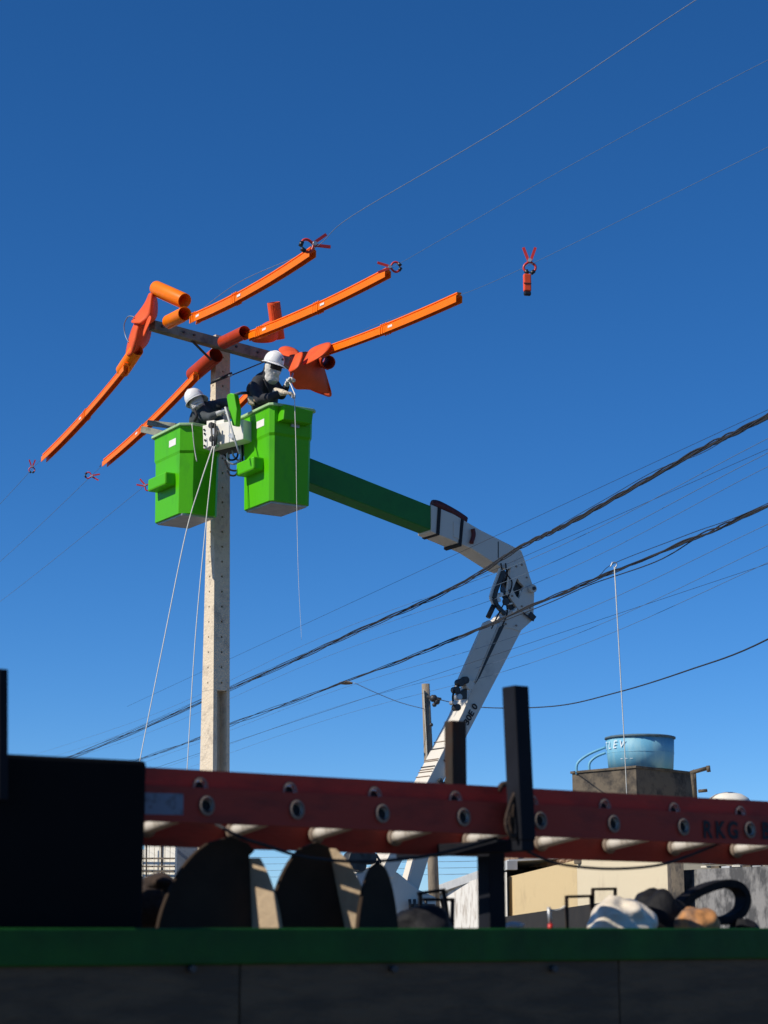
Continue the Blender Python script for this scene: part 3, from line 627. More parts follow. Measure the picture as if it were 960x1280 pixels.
bprism('knuckle_lug', [(664, 764), (671, 771), (667, 776), (661, 770)], .06, 'darksteel', off=.03)
mb = MB(); mb.tube([bo_(654, 766, .03), bo_(667, 776, .03)], .012, 6); mb.build('edge_rib', 'darksteel', bt)
for pts, m in (([(626, 711), (622, 722), (616, 738), (613.5, 747), (618, 756)], 'white'), ([(629, 713), (625, 725), (620, 738), (617.5, 748), (621, 757), (631, 768)], 'darksteel')):
    mb = MB(); P = [bo_(x, y, .02 if m == 'white' else .05) for x, y in pts]
    for i in range(len(P) - 1): mb.bar(P[i], P[i + 1], .05, .03 if m == 'white' else .045, BN)
    mb.build('link_arm', m, bt)
bprism('link_plate', [(634, 720), (640, 712), (642, 722), (636, 736), (628, 729)], .05, 'darksteel', off=-.06)
bprism('link_plate', [(630, 738), (638, 742), (650, 762), (640, 768), (636, 756), (630, 746)], .05, 'darksteel', off=-.03)
for (x, y, r_, m, l) in ((621, 745, .045, 'white', .12), (624, 750, .03, 'white', .16), (627, 743, .03, 'white', .1), (633, 752, .05, 'darksteel', .03)):
    mb = MB(); p = bo_(x, y, .06); mb.tube([p, p - BN * l], r_, 12); mb.build('pivot_pin', m, bt)
for pts in ([(628, 766), (633, 762), (638, 762), (633, 768)], [(641, 764), (646, 759), (647, 762), (642, 767)], [(636, 754), (641, 753), (641, 755), (637, 756)]):
    bprism('stop_block', pts, .08, 'white', off=.03)
# lower boom
lb = bprism('lower_boom', [(625, 778), (652, 788), (511, 1060), (492, 1097), (463, 1097), (475, 1092), (491, 1059), (533, 979), (578, 891)], .33, 'boomgrey', off=-.01, bevel=.01)
bprism('link_beam', [(606, 778), (612, 775), (622, 781), (594, 851), (569, 861)], .06, 'boomgrey', off=.05, bevel=.006)
mb = MB(); mb.tube([bo_(610, 772, .0), bo_(617, 757, .02)], .035, 10); mb.build('cylinder_rod', 'darksteel', bt)
bprism('boom_groove', [(625, 783), (631, 781), (600, 846), (594, 855)], .01, 'darksteel', lb, off=.001, bevel=0)
mb = MB(); mb.prism(bpoly([(622, 785), (624, 782), (596, 850), (593.5, 853)], .03), -BN * .03); mb.build('bright_rail', 'boomgrey', bt)
for (x, y, r_, m, l) in ((577, 853, .05, 'darksteel', .1), (588, 856, .062, 'boomgrey', .12), (572, 862, .045, 'darksteel', .1), (575, 871, .04, 'steel', .1), (569, 878, .03, 'steel', .1), (573, 884, .045, 'darksteel', .1), (583, 850, .05, 'darksteel', .1)):
    mb = MB(); p = bo_(x, y, .12); mb.tube([p, p - BN * l], r_, 10); mb.build('valve_fitting', m, bt)
mb = MB(); mb.tube(curve_pts([bo_(568, 862, .1), bo_(566, 872, .1), bo_(568, 882, .1), bo_(573, 888, .1)], 5), .016, 6); mb.build('hydraulic_hose', 'rubber', bt)
bprism('fitting_block', [(573, 866), (584, 860), (584, 874), (574, 874)], .08, 'darksteel', off=.07)
# bands across the lit top face of the lower boom
for y in (926, 935, 948.5, 950.5, 957.5, 961, 964, 970):
    xf = 578 - (y - 891) * .516
    a = bo_(xf, y, -.012); d = (bo_(560, 926) - bo_(578, 891)).normalized()
    nl = d.cross(BN).normalized(); nl = nl if nl.x < 0 else -nl
    mb = MB(); mb.box(a - BN * .165 + nl * .004, (BN, d, nl), (.163, .006 if y in (957.5, 935) else .004, .006)); mb.build('boom_band', 'darksteel' if y in (935, 957.5) else 'collar', lb)
dl_ = (bo_(603, 880) - bo_(578, 929)).normalized(); up_ = dl_.cross(BN); up_ = BN.cross(dl_)
text_mesh('30E 0', bo_(588.5, 893, .0), dl_, up_, .085, 'spray', 'lettering', lb, .004, bold=.03, sx=1.15)
text_mesh('KC', bo_(560.5, 947, .0), dl_, up_, .085, 'spray', 'lettering', lb, .004, bold=.03)
mb = MB(); mb.tube(curve_pts([bo_(549, 974, .03), bo_(555, 981, .03), bo_(560, 973, .03)], 5), .03, 8); mb.build('hook', 'darksteel', bt)
mb = MB(); mb.tube([bo_(564, 958, .05), bo_(566, 990, .05)], .022, 6); mb.build('pale_conduit', 'white', bt)
# second stay, turret
bprism('lift_cylinder', [(526, 1050), (543, 1050), (523, 1114), (510, 1107)], .2, 'boomgrey', off=-.25)
bprism('turret', [(497, 1090), (524, 1112), (546, 1122), (540, 1240), (470, 1240), (480, 1120), (486, 1092)], .5, 'boomgrey', off=-.05, bevel=.02)
mb = MB(); mb.box(bo_(528, 1135, .03), (E2, BN, Z), (.16, .05, .05)); mb.build('valve_block', 'darksteel', bt)
for x in (512, 518, 525, 532): mb = MB(); mb.tube([bo_(x, 1124, .05), bo_(x + 1, 1136, .05)], .022, 6); mb.build('valve_stem', 'darksteel', bt)
for (x, y, r_) in ((447, 1075, .13), (457, 1067, .10), (464, 1072, .09), (452, 1082, .08)):
    mb = MB(); p = bo_(x, y, .12); mb.tube([p, p - BN * .16], r_, 10); mb.build('winch_drum', 'darksteel', bt, bevel=.01)
bprism('winch_mount', [(447, 1088), (466, 1084), (462, 1104), (450, 1110)], .15, 'boomgrey', off=.0)
bprism('winch_box', [(446, 1092), (456, 1090), (456, 1116), (447, 1116)], .1, 'fascia', off=.05)
mb = MB(); mb.tube([bo_(470, 1068, .1), bo_(476, 1078, .1)], .015, 6); mb.build('handle', 'darksteel', bt)
# truck body below (hidden behind the near truck from here)
tc = bt.location.copy(); dirT = E2
mb = MB(); mb.box(tc + Z * 0.85 - E2 * .4, (dirT, E1, Z), (3.0, 1.15, .12)); mb.build('deck', 'truckwhite', bt, bevel=.02)
mb = MB(); mb.prism([tc + E2 * a + Z * b - E1 * 1.1 for a, b in ((-3.6, .6), (-5.5, .6), (-5.6, 1.4), (-5.1, 1.95), (-3.6, 2.0))], E1 * 2.2); cabo = mb.build('cab', 'truckwhite', bt, bevel=.05)
mb = MB(); mb.prism([tc + E2 * a + Z * b - E1 * 1.115 for a, b in ((-4.0, 1.3), (-5.3, 1.3), (-5.0, 1.85), (-4.0, 1.9))], E1 * .01); mb.build('side_window', 'glass', cabo)
for a in (1.8, -4.4):
    for s_ in (-1, 1):
        p = tc + E2 * a + E1 * s_ * 1.0 + Z * .46
        mb = MB(); mb.tube([p - E1 * .13, p + E1 * .13], .46, 24); wh = mb.build('wheel', 'rubber', bt, bevel=.03)
        mb = MB(); mb.tube([p + E1 * s_ * .12, p + E1 * s_ * .14], .26, 18); mb.build('rim', 'steel', wh)
# grey jib bars left of the left bucket
qj = at(190, 535, 24.3)
mb = MB(); mb.bar(at(180, 537, 24.9), at(206, 543, 24.5), .10, .085); mb.build('outrigger_bar', 'armwood', b1, bevel=.005)
mb = MB(); mb.bar(at(187, 529, 25.1), at(222, 533, 24.8), .10, .07); mb.build('outrigger_bar', 'armwood', b1, bevel=.005)

# ================================================================== WORKERS
def finger(mb, base, d, nrm, L, r, curl):
    d = V(d).normalized(); nrm = V(nrm).normalized(); p = V(base); pts = [p]; a = 0
    for f_ in (.45, .32, .23):
        a += curl; dd = d * math.cos(a) + nrm * math.sin(a); p = p + dd * L * f_; pts.append(p)
    mb.tube(pts, [r, r * .95, r * .88, r * .75], 8); mb.ball(pts[-1], r * .75, 5)
    for q in pts[:3]: mb.ball(q, r * .98, 5)
def hand(parent, wrist, d, palm, side, curl=.5, m='glove', cuff=None):
    """d towards fingertips, palm = palm normal, side = direction of the thumb"""
    d = V(d).normalized(); palm = V(palm); palm = (palm - d * palm.dot(d)).normalized(); sd_ = V(side); sd_ = (sd_ - d * sd_.dot(d) - palm * sd_.dot(palm)).normalized()
    mb = MB(); w_ = V(wrist)
    mb.box(w_ + d * .05, (d, sd_, palm), (.05, .042, .016))
    mb.ball(w_ + d * .02, .033, 7); mb.tube([w_ - d * .03, w_ + d * .03], .031, 10)
    for i, (L, o_) in enumerate(((.072, .033), (.080, .011), (.075, -.011), (.060, -.033))):
        finger(mb, w_ + d * .096 + sd_ * o_, d + sd_ * o_ * 2.5, palm, L * 1.1, .0105, curl * (1 + .12 * i))
    finger(mb, w_ + d * .03 + sd_ * .036, d * .75 + sd_ * .75, palm, .065 * 1.1, .0125, curl * .6)
    if cuff: mb.tube([w_ + d * .0, V(cuff)], [.040, .058], 12)
    return mb.build('glove', m, parent, remesh=.006)
def helmet(parent, c, fwd, up, k=1.0):
    fwd = V(fwd).normalized(); up = V(up); up = (up - fwd * up.dot(fwd)).normalized(); sx = fwd.cross(up); c = V(c)
    rings = []
    prof = [(0.0, 1.0), (.02, 1.0), (.05, .985), (.08, .93), (.11, .82), (.135, .64), (.15, .42), (.157, .2), (.159, .05)]
    n = 28
    for h_, r_ in prof:
        rings.append([c + up * h_ * k + (fwd * math.cos(2 * math.pi * i / n) * .142 + sx * math.sin(2 * math.pi * i / n) * .118) * r_ * k for i in range(n)])
    mb = MB(); mb.loft(rings, False, True); sh = mb.build('helmet_shell', 'helmet', parent, solid=.004)
    ro = []; ri = []
    for i in range(n):
        a = 2 * math.pi * i / n; f_ = .024 + .045 * max(0, math.cos(a)) ** 2
        dv = fwd * math.cos(a) * (.142 + f_) + sx * math.sin(a) * (.118 + f_ * .9)
        dv0 = fwd * math.cos(a) * .139 + sx * math.sin(a) * .115
        ro.append(c + dv * k - up * (.012 + .012 * max(0, math.cos(a))) * k); ri.append(c + dv0 * k + up * .002)
    mb = MB(); mb.ringprism(ro, ri, -up * .006); mb.build('brim', 'helmet', sh)
    mb = MB(); P = [c + up * h_ * k * 1.02 + fwd * k * x for h_, x in ((.10, .118), (.135, .085), (.153, .04), (.160, 0), (.153, -.05), (.13, -.09), (.09, -.125))]
    for i in range(len(P) - 1): mb.bar(P[i], P[i + 1], .028, .012, up)
    mb.build('crest', 'helmet', sh, bevel=.003)
    mb = MB(); p = c + up * .07 * k + fwd * .138 * k; mb.box(p, (sx, up, fwd), (.018, .014, .004)); mb.build('badge', 'bluegrey', sh)
    return sh
# --- worker in the right bucket: upright, turned right, head bent to his hands
w1 = thing('person', 'worker in black jacket, white helmet and hood standing in the right bucket', 'person', at(335, 625, 23.75), 'line workers in the buckets')
mb = MB()
nk = at(334, 472, 23.70)
capsules(mb, [
    [(at(333, 540, 23.80), .165), (at(331, 515, 23.80), .165), (at(330, 494, 23.78), .185), (at(331, 480, 23.74), .165), (nk, .085), (at(339, 456, 23.64), .085)],
    [(at(322, 500, 23.85), .12), (at(319, 487, 23.8), .12), (at(325, 476, 23.72), .09)],
    [(at(323, 478, 23.62), .095), (at(320, 489, 23.50), .080), (at(325, 499, 23.38), .070), (at(338, 497, 23.28), .062), (at(350, 491, 23.20), .048)],
    [(at(340, 478, 23.86), .085), (at(349, 489, 23.88), .070), (at(352, 494, 23.84), .062), (at(358, 483, 23.62), .046)],
    [(at(328, 545, 23.72), .11), (at(328, 580, 23.68), .085), (at(328, 622, 23.72), .065), (at(331, 626, 23.62), .05)],
    [(at(338, 545, 23.88), .11), (at(338, 580, 23.86), .085), (at(338, 620, 23.9), .065), (at(341, 624, 23.8), .05)],
])
mb.build('body', 'jacket', w1, remesh=.014)
fw = V((.80, -.52, -.36)); upv = V((.30, -.15, .95))
mb = MB(); hc = at(340.5, 459, 23.60)
mb.ball(hc, (.098, .112, .135), 12); mb.tube([hc + V((-.01, .01, -.03)), at(341, 472, 23.62), at(334, 476, 23.70)], [.10, .092, .11], 14)
mb.ball(hc + fw.normalized() * .06 + Z * -.05, .065, 8); mb.ball(hc + fw.normalized() * .105 + Z * -.035, .022, 6)
hd = mb.build('hood', 'hood', w1, remesh=.010)
mb = MB(); F_ = fw.normalized(); sx_ = F_.cross(Z).normalized(); u_ = sx_.cross(F_).normalized()
fc = hc + F_ * .088 + u_ * .035
pts = []
for s_ in range(-5, 6):
    a = s_ / 5 * 1.15; p = hc + F_ * .126 * math.cos(a) + sx_ * .112 * math.sin(a) + u_ * .004
    pts.append((p, u_))
rings = [[p + u * .040, p + u * .040 + (p - hc).normalized() * .01, p - u * .030 + (p - hc).normalized() * .01, p - u * .030] for p, u in pts]
mb.loft(rings, smooth=False); mb.build('dark_glasses', 'glass', w1)
helmet(w1, hc + u_ * .055 + F_ * -.005, V((.78, -.60, -.34)), V((.25, -.12, 1)), .98)
hand(w1, at(355, 491, 23.16), V((1, -.15, -.12)), V((0, .3, -1)), V((0, .6, .5)), .55, cuff=at(344, 490, 23.26))
hand(w1, at(359, 480, 23.52), V((.35, -.3, .35)), V((.5, -.5, -.4)), V((.3, -.5, .2)), .8, m='hood')
mb = MB(); mb.tube(curve_pts([at(322, 477, 23.52), at(327, 488, 23.50), at(333, 497, 23.55), at(336, 505, 23.58)], 4), .016, 6); mb.build('harness_strap', 'rubber', w1)
mb = MB(); mb.box(at(318.5, 475, 23.62), (V((.5, .1, .8)), V((-.8, .1, .5)), V((0, 1, 0))), (.03, .015, .015)); mb.build('harness_buckle', 'steel', w1)
mb = MB(); mb.box(at(314, 501, 23.66), (V((1, 0, -.2)), Z, V((0, 1, 0))), (.045, .05, .03)); mb.build('belt_pouch', 'glove', w1, bevel=.01)
for pts in ([(314, 483, 23.60), (318, 492, 23.56), (318, 502, 23.60)], [(330, 474, 23.55), (334, 484, 23.56), (338, 493, 23.62)]):
    mb = MB(); mb.tube(curve_pts([at(*p) for p in pts], 4), .013, 6); mb.build('harness_strap', 'darksteel', w1)
mb = MB(); mb.tube(curve_pts([at(318, 500, 23.5), at(326, 503, 23.42), at(336, 503, 23.5)], 4), .02, 6); mb.build('work_belt', 'rungwood', w1)
# tool in the hand
mb = MB(); mb.tube(curve_pts([at(358, 474, 23.5), at(363, 480, 23.4), at(366, 487, 23.2), at(369, 494, 22.95)], 4), .007, 6); tag(mb.build('hand_line', 'rope'), 'short pale line held between the gloved hands of the taller worker', 'rope')
mb = MB(); mb.tube([at(366, 467, 23.6), at(364, 474, 23.5), at(362, 480, 23.48)], .013, 8); tag(mb.build('pliers', 'steel'), 'small bright tool held up by the taller worker', 'tool')
# --- worker in the left bucket: bent over to the right, head turned away down left
w2 = thing('person', 'worker with dark slate jacket and white helmet bending over in the left bucket', 'person', at(248, 640, 24.45), 'line workers in the buckets')
mb = MB()
capsules(mb, [
    [(at(256, 570, 24.52), .155), (at(257, 545, 24.52), .15), (at(256, 525, 24.45), .165), (at(254, 515, 24.35), .15), (at(248, 507, 24.25), .08), (at(246, 502, 24.2), .075)],
    [(at(262, 511, 24.45), .11), (at(270, 508, 24.40), .088), (at(277, 505, 24.30), .075), (at(283, 503, 24.15), .062), (at(288, 503, 24.0), .045)],
    [(at(252, 514, 24.18), .09), (at(256, 522, 24.08), .070), (at(264, 521, 23.98), .055), (at(272, 517, 23.95), .042)],
    [(at(252, 575, 24.45), .10), (at(252, 605, 24.4), .08), (at(252, 636, 24.45), .06)],
    [(at(260, 575, 24.6), .10), (at(260, 605, 24.6), .08), (at(260, 634, 24.6), .06)],
    [(at(268, 524, 24.45), .12), (at(266, 514, 24.4), .11)], [(at(250, 526, 24.35), .15), (at(253, 519, 24.3), .15)],
])
mb.build('body', 'jacket2', w2, remesh=.014)
hc2 = at(245.5, 503.5, 24.15)
mb = MB(); mb.ball(hc2, (.095, .105, .125), 12); mb.tube([hc2, at(248, 510, 24.22)], [.09, .10], 12); mb.build('hood', 'hood', w2, remesh=.010)
helmet(w2, at(244.6, 500.5, 24.15), V((.35, .93, .10)), V((-.50, .05, .86)), 1.05)
# crumpled neck scarf folds
for pts in ([(239, 507), (245, 503), (252, 501)], [(241, 511), (247, 506), (254, 503)], [(240, 509), (244, 507), (249, 508)]):
    mb = MB(); mb.tube(curve_pts([at(x, y, 24.04) for x, y in pts], 4), [.012] + [.018] * 7 + [.01], 7); mb.build('scarf_fold', 'hood', w2)
hand(w2, at(287, 503, 24.02), V((1, -.3, -.2)), V((0, .2, -1)), V((0, 1, .2)), .7, m='jacket2')
hand(w2, at(273, 516.5, 23.92), V((1, -.1, .35)), V((0, .2, -1)), V((0, 1, 0)), .8, m='fascia')
mb = MB(); mb.tube(curve_pts([at(243, 512, 24.05), at(246, 520, 24.0), at(243, 526, 24.05)], 4), .02, 7); mb.build('harness_strap', 'rubber', w2)
mb = MB(); mb.tube(curve_pts([at(276, 520, 24.1), at(277, 514, 24.1), at(280, 512, 24.1), at(282, 518, 24.1)], 4), .018, 7); mb.build('harness_hook', 'steel', w2)
mb = MB(); mb.tube([at(293, 493.5, 23.55), at(300, 491.5, 23.6), at(312, 491, 23.8)], .02, 8); tag(mb.build('dark_lever', 'bluegrey'), 'dark bar reaching from the green lever cover to the taller worker', 'lever')

# ================================================================== FAR BUILDINGS
def wall_prism(mb, a, b, z0, z1, t, z1b=None):
    """vertical wall from a to b (plan), thickness t away from the viewer's left"""
    a = V((a.x, a.y, 0)); b = V((b.x, b.y, 0)); d = (b - a).normalized(); n = V((d.y, -d.x, 0))
    if n.x < 0: n = -n
    z1b = z1 if z1b is None else z1b
    mb.prism([a + Z * z0, b + Z * z0, b + Z * z1b, a + Z * z1], n * t)
# beige house
A = at(636, 1130, 56); B = at(722, 1130, 49); C_ = at(852, 1130, 41)
hb = thing('beige_house', 'long low house with sunlit beige walls right of the near rack post', 'house', (B.x + 2, B.y, 0))
zt1, zt2, zt3 = at(636, 1096, 56).z, at(722, 1075, 49).z, at(852, 1066, 41).z
mb = MB(); wall_prism(mb, A, B, 0, zt1, 4, zt2); mb.build('wall', 'beige', hb)
mb = MB(); wall_prism(mb, B + V((.0, -.02, 0)), C_, 0, zt2 + .08, 4, zt3); mb.build('wall', 'beige2', hb)
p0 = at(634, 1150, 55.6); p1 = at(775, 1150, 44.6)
mb = MB(); mb.prism([V((p0.x - .25, p0.y, 0)), V((p1.x - .25, p1.y, 0)), V((p1.x - .25, p1.y, at(0, 1127, p1.y).z)), V((p0.x - .25, p0.y, at(0, 1147, p0.y).z))], (.2, 0, 0)); tag(mb.build('wall_foot_shade', 'darkwall'), 'near black strip of shade along the foot of the beige house', 'wall')  # near black slab added as the shade along the wall foot
# tiled roof piece beyond: curved tiles one by one along the eave
rt = thing('tiled_roof_house', 'brown tiled eave showing between the rack post and the beige wall', 'roof', at(680, 1082, 60))
ra, rb = at(628, 1079, 61), at(724, 1078, 55)
mb = MB(); mb.prism([ra + V((0, .3, -.02)), rb + V((0, .3, -.02)), at(724, 1072, 57), at(628, 1070, 63)], (0, .2, .1)); mb.build('roof_slope', 'tile', rt)
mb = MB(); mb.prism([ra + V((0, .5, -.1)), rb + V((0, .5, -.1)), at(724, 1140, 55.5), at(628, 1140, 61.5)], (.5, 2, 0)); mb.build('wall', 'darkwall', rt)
nT = 24; dv = (rb - ra) / nT; mb = MB(); n_ = 5
mb.tube([V((0, 0, 0)), V((0, 1.2, .28))], [.115, .10], 7, True); t0 = mb.build('roof_tile', 'tile', rt)
base = V(t0['_w'])
t0.location = ra + dv * .5 + V((0, 0, .02)) - V(rt['_w']) + V((0, .6, .14)); t0['_w'] = tuple(ra + dv * .5 + V((0, .6, .16)))
for i in range(1, nT): 
    c = copy_at(t0, dv * i, rt)
    if i % 2: c.location.z -= .05
# white house with fascia
wh = thing('white_house', 'white house with peeling wall under a grey fascia left of the near rack post', 'house', at(590, 1160, 60) * 1)
wh.location.z = 0; wh['_w'] = tuple(wh.location)
a, b = at(546, 1130, 66), at(607, 1130, 58)
mb = MB(); wall_prism(mb, a, b, 0, at(546, 1122, 66).z + .25, 4, at(607, 1096, 58).z); mb.build('wall', 'peel', wh)
a, b = at(607, 1130, 58.0), at(622, 1130, 57)
mb = MB(); mb.prism([V((a.x, a.y, 0)), V((b.x, b.y, 0)), V((b.x, b.y, 3.3)), V((a.x, a.y, 3.3))], (0, .5, 0)); mb.build('corner_column', 'bluegrey', wh)
a, b = at(620.5, 1130, 56.9), at(634, 1130, 55.5)
mb = MB(); mb.prism([V((a.x, a.y, 0)), V((b.x, b.y, 0)), V((b.x, b.y, 3.2)), V((a.x, a.y, 3.2))], (0, .5, 0)); mb.build('end_wall', 'palewall', wh)
mb = MB(); f0, f1 = at(544, 1108.5, 65), at(634, 1076, 56)
mb.prism([at(544, 1117, 65), at(634, 1087, 56), f1, f0], (.3, .1, 0)); mb.build('fascia', 'fascia', wh)
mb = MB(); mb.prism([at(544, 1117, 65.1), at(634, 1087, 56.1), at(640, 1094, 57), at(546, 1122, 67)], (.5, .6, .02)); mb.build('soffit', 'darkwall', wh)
mb = MB(); mb.prism([f0 + V((.05, .1, -.02)), f1 + V((.05, .1, -.02)), f1 + V((5, 1, .3)), f0 + V((5, 1, .3))], (0, 0, .06)); mb.build('roof', 'fascia', wh)
# grey rendered building, right
gh = thing('grey_building', 'dark grey building with mottled render at the right edge', 'building', at(905, 1160, 38) * 1)
gh.location.z = 0; gh['_w'] = tuple(gh.location)
a, b = at(848, 1130, 40), at(1010, 1130, 34)
mb = MB(); mb.prism([V((a.x, a.y, 0)), V((b.x, b.y, 0)), V((b.x, b.y, at(1010, 1080, 34).z)), V((a.x, a.y, at(848, 1088, 40).z))], (.6, 4, 0)); mb.build('wall', 'greywall', gh)
a, b = at(840, 1130, 39.5), at(856, 1130, 39.0)
mb = MB(); mb.prism([V((a.x, a.y, 0)), V((b.x, b.y, 0)), V((b.x, b.y, 3.2)), V((a.x, a.y, 3.2))], (0, .5, 0)); mb.build('corner_column', 'dirtyconc', gh)
mb = MB(); random.seed(4)
for i in range(7):
    x = 858 + i * 17; y = 1080 + random.uniform(-2, 3); p = at(x, y - 3, 38 - i * .5) + V((.9, 1.3, 0))
    mb2 = MB(); mb2.bar(p + V((-.35, 0, 0)), p + V((.30, random.uniform(-.3, .3), random.uniform(-.03, .09))), .35, .05); mb2.build('roof_sheet', 'rungwood' if i % 3 else 'fascia', gh)
for i in range(9):
    x = 862 + i * 13; p = at(x, 1083 - i * .35 + (i % 3), 38.6 - i * .55) + V((.55, .75, .02))
    mb2 = MB(); mb2.bar(p + V((-.12, .05, 0)), p + V((.16, .25, .02 * (i % 4))), .22, .035 + .01 * (i % 3)); mb2.build('coping_stone', 'palewall' if i % 3 == 0 else 'dirtyconc' if i % 3 == 1 else 'fascia', gh)
# tank stand
tsn = thing('tank_stand', 'stained square concrete tank stand under the blue water tank', 'tank stand', at(795, 1100, 43) * 1)
tsn.location.z = 0; tsn['_w'] = tuple(tsn.location)
c0 = at(795, 957, 47); zt = c0.z
dl = V((-.62, .78, 0)); dr = V((.66, .75, 0)).normalized()
L1_, L2_ = 2.25, 2.6
pl = [c0, c0 + dr * L2_, c0 + dr * L2_ + dl * L1_, c0 + dl * L1_]
mb = MB(); mb.prism([V((p.x, p.y, 3.2)) for p in pl], (0, 0, zt - 3.2 - .05)); mb.build('block', 'dirtyconc', tsn, bevel=.02)
cc = (pl[0] + pl[2]) / 2
mb = MB(); mb.prism([cc + (p - cc) * 1.03 - Z * .06 for p in pl], (0, 0, .06)); mb.build('slab', 'dirtyconc', tsn, bevel=.01)
mb = MB(); mb.prism([V((p.x, p.y, 0)) for p in [cc + (q - cc) * .7 for q in pl]], (0, 0, 3.2)); mb.build('base', 'beige2', tsn)
# water tank
tk_c = at(801, 958, 48.4); rt_, rb_2 = 43 * 48.4 / FPX, 40 * 48.4 / FPX
ztop = at(801, 923, 48.4).z; z0 = zt
tank = thing('water_tank', 'weathered light blue round water tank with white letters on the concrete stand', 'water tank', V((tk_c.x, tk_c.y, z0)))
cx, cy = tk_c.x, tk_c.y
def circ(r, z, n=40): return [V((cx + r * math.cos(2 * math.pi * i / n), cy + r * math.sin(2 * math.pi * i / n), z)) for i in range(n)]
zm = z0 + (ztop - z0) * .52
mb = MB(); mb.loft([circ(rb_2, z0 + .004), circ((rb_2 + rt_) / 2, zm), circ(rt_ - .02, ztop)]); sh_ = mb.build('shell', 'tank', tank)
mb = MB(); mb.loft([circ((rb_2 + rt_) / 2 - .01, zm - .015), circ((rb_2 + rt_) / 2 + .012, zm), circ((rb_2 + rt_) / 2 - .01, zm + .015)], False, False); mb.build('moulded_ring', 'tank', sh_)
mb = MB(); mb.loft([circ(rt_ - .01, ztop - .03), circ(rt_ + .02, ztop - .02), circ(rt_ + .02, ztop + .02), circ(rt_ - .05, ztop + .04), circ(.1, ztop + .06)]); mb.build('lid', 'tankrim', tank)
def tank_text(txt, z, h, a0, da):
    for i, ch_ in enumerate(txt):
        if ch_ == ' ': continue
        a = R(a0 + da * i); n = V((math.sin(a), -math.cos(a), 0)); rr = rb_2 + (rt_ - rb_2) * (z - z0) / (ztop - z0)
        p = V((cx, cy, z)) + n * (rr + .012); slope = (rt_ - rb_2) / (ztop - z0)
        text_mesh(ch_, p, V((math.cos(a), math.sin(a), 0)), (Z + n * slope), h, 'paint', 'lettering', tank, .003, shear=.3, bold=.0)
tank_text('FORTLEV', z0 + (ztop - z0) * .74, .19, -128, 14.5)
tank_text('~~~', z0 + (ztop - z0) * .30, .09, -42, 9)
# pipes
pp = thing('water_pipes', 'old grey pipes standing at the right edge of the tank stand', 'pipe', at(866, 985, 47.6))
def bars(lst, m, g, nm='pipe'):
    for (x0, y0, x1, y1, Y, r_) in lst:
        mb = MB(); mb.tube([at(x0, y0, Y), at(x1, y1, Y)], r_, 8); mb.build(nm, m, g)
bars([(865, 965, 869, 1003, 47.6, .045), (868, 962, 870, 1003, 47.8, .04), (863, 966, 885, 960, 47.6, .05), (885, 957, 886, 965, 47.5, .05), (873, 989, 884, 988, 47.5, .04)], 'dirtyconc', pp)
rl = thing('pale_pipe_rail', 'faint pale bent pipe rail left of the blue water tank', 'pipe', at(740, 950, 48.6))
for P_ in ([(757, 934), (736, 943), (722, 954), (721, 968)], [(757, 941), (745, 946), (737, 954), (737, 966)]):
    mb = MB(); mb.tube(curve_pts([at(x, y, 48.6) for x, y in P_], 5), .032, 8); mb.build('pipe', 'skypipe', rl) if 'skypipe' in M_ else mb.build('pipe', 'tank', rl)
dm = thing('white_tank', 'white domed water tank just showing above the ladder at the right', 'water tank', at(911, 1005, 48))
c = at(911, 1003, 48); mb = MB(); cx, cy = c.x, c.y; rr = 27 * 48 / FPX
mb.loft([circ(rr, c.z - 1.0), circ(rr, c.z), circ(rr * .9, c.z + .10), circ(rr * .6, c.z + .20), circ(.1, c.z + .25)]); mb.build('shell', 'palewall', dm)
mb = MB(); mb.prism([V((c.x - .8, c.y - .6, 0)), V((c.x + .8, c.y - .6, 0)), V((c.x + .8, c.y - .6, c.z - 1.0)), V((c.x - .8, c.y - .6, c.z - 1.0))], (0, 1.3, 0)); mb.build('stand', 'greywall', dm)
# buildings seen under the ladder at the left
lh = thing('clad_building', 'pale building with upright cladding strips seen below the left end of the ladder', 'building', at(200, 1160, 62) * 1)
lh.location.z = 0; lh['_w'] = tuple(lh.location)
for i in range(7):
    x0 = 172 + i * 6.6; a = at(x0, 1130, 62 - i * .17); b = at(x0 + 5.9, 1130, 62 - i * .17 - .15)
    mb = MB(); top = (1062, 1056, 1053, 1052, 1051, 1050, 1050)[i]
    mb.prism([V((a.x, a.y, at(x0, 1095 + i * 1.5, 62).z)), V((b.x, b.y, at(x0, 1096 + i * 1.5, 62).z)), V((b.x, b.y, at(x0, top, 62).z)), V((a.x, a.y, at(x0, top, 62).z))], (.05, .12, 0)); mb.build('cladding_strip', 'palewall', lh)
for y in (1073, 1083, 1089):
    mb = MB(); mb.bar(at(172, y, 61.8), at(218, y, 60.6), .04, .05); mb.build('rail', 'dirtyconc', lh)
for x in (183, 202):
    mb = MB(); mb.bar(at(x, 1050, 61.2), at(x, 1096, 61.2), .05, .04, V((0, 1, 0))); mb.build('rail', 'dirtyconc', lh)
a, b = at(168, 1130, 63), at(262, 1130, 63)
mb = MB(); mb.prism([V((a.x, a.y, 0)), V((b.x, b.y, 0)), V((b.x, b.y, at(0, 1056, 63).z)), V((at(219, 1130, 63).x, b.y, at(0, 1050, 63).z)), V((at(216, 1130, 63).x, b.y, at(0, 1093, 63).z)), V((a.x, a.y, at(0, 1093, 63).z))], (0, 4, 0)); mb.build('wall', 'bluegrey', lh)
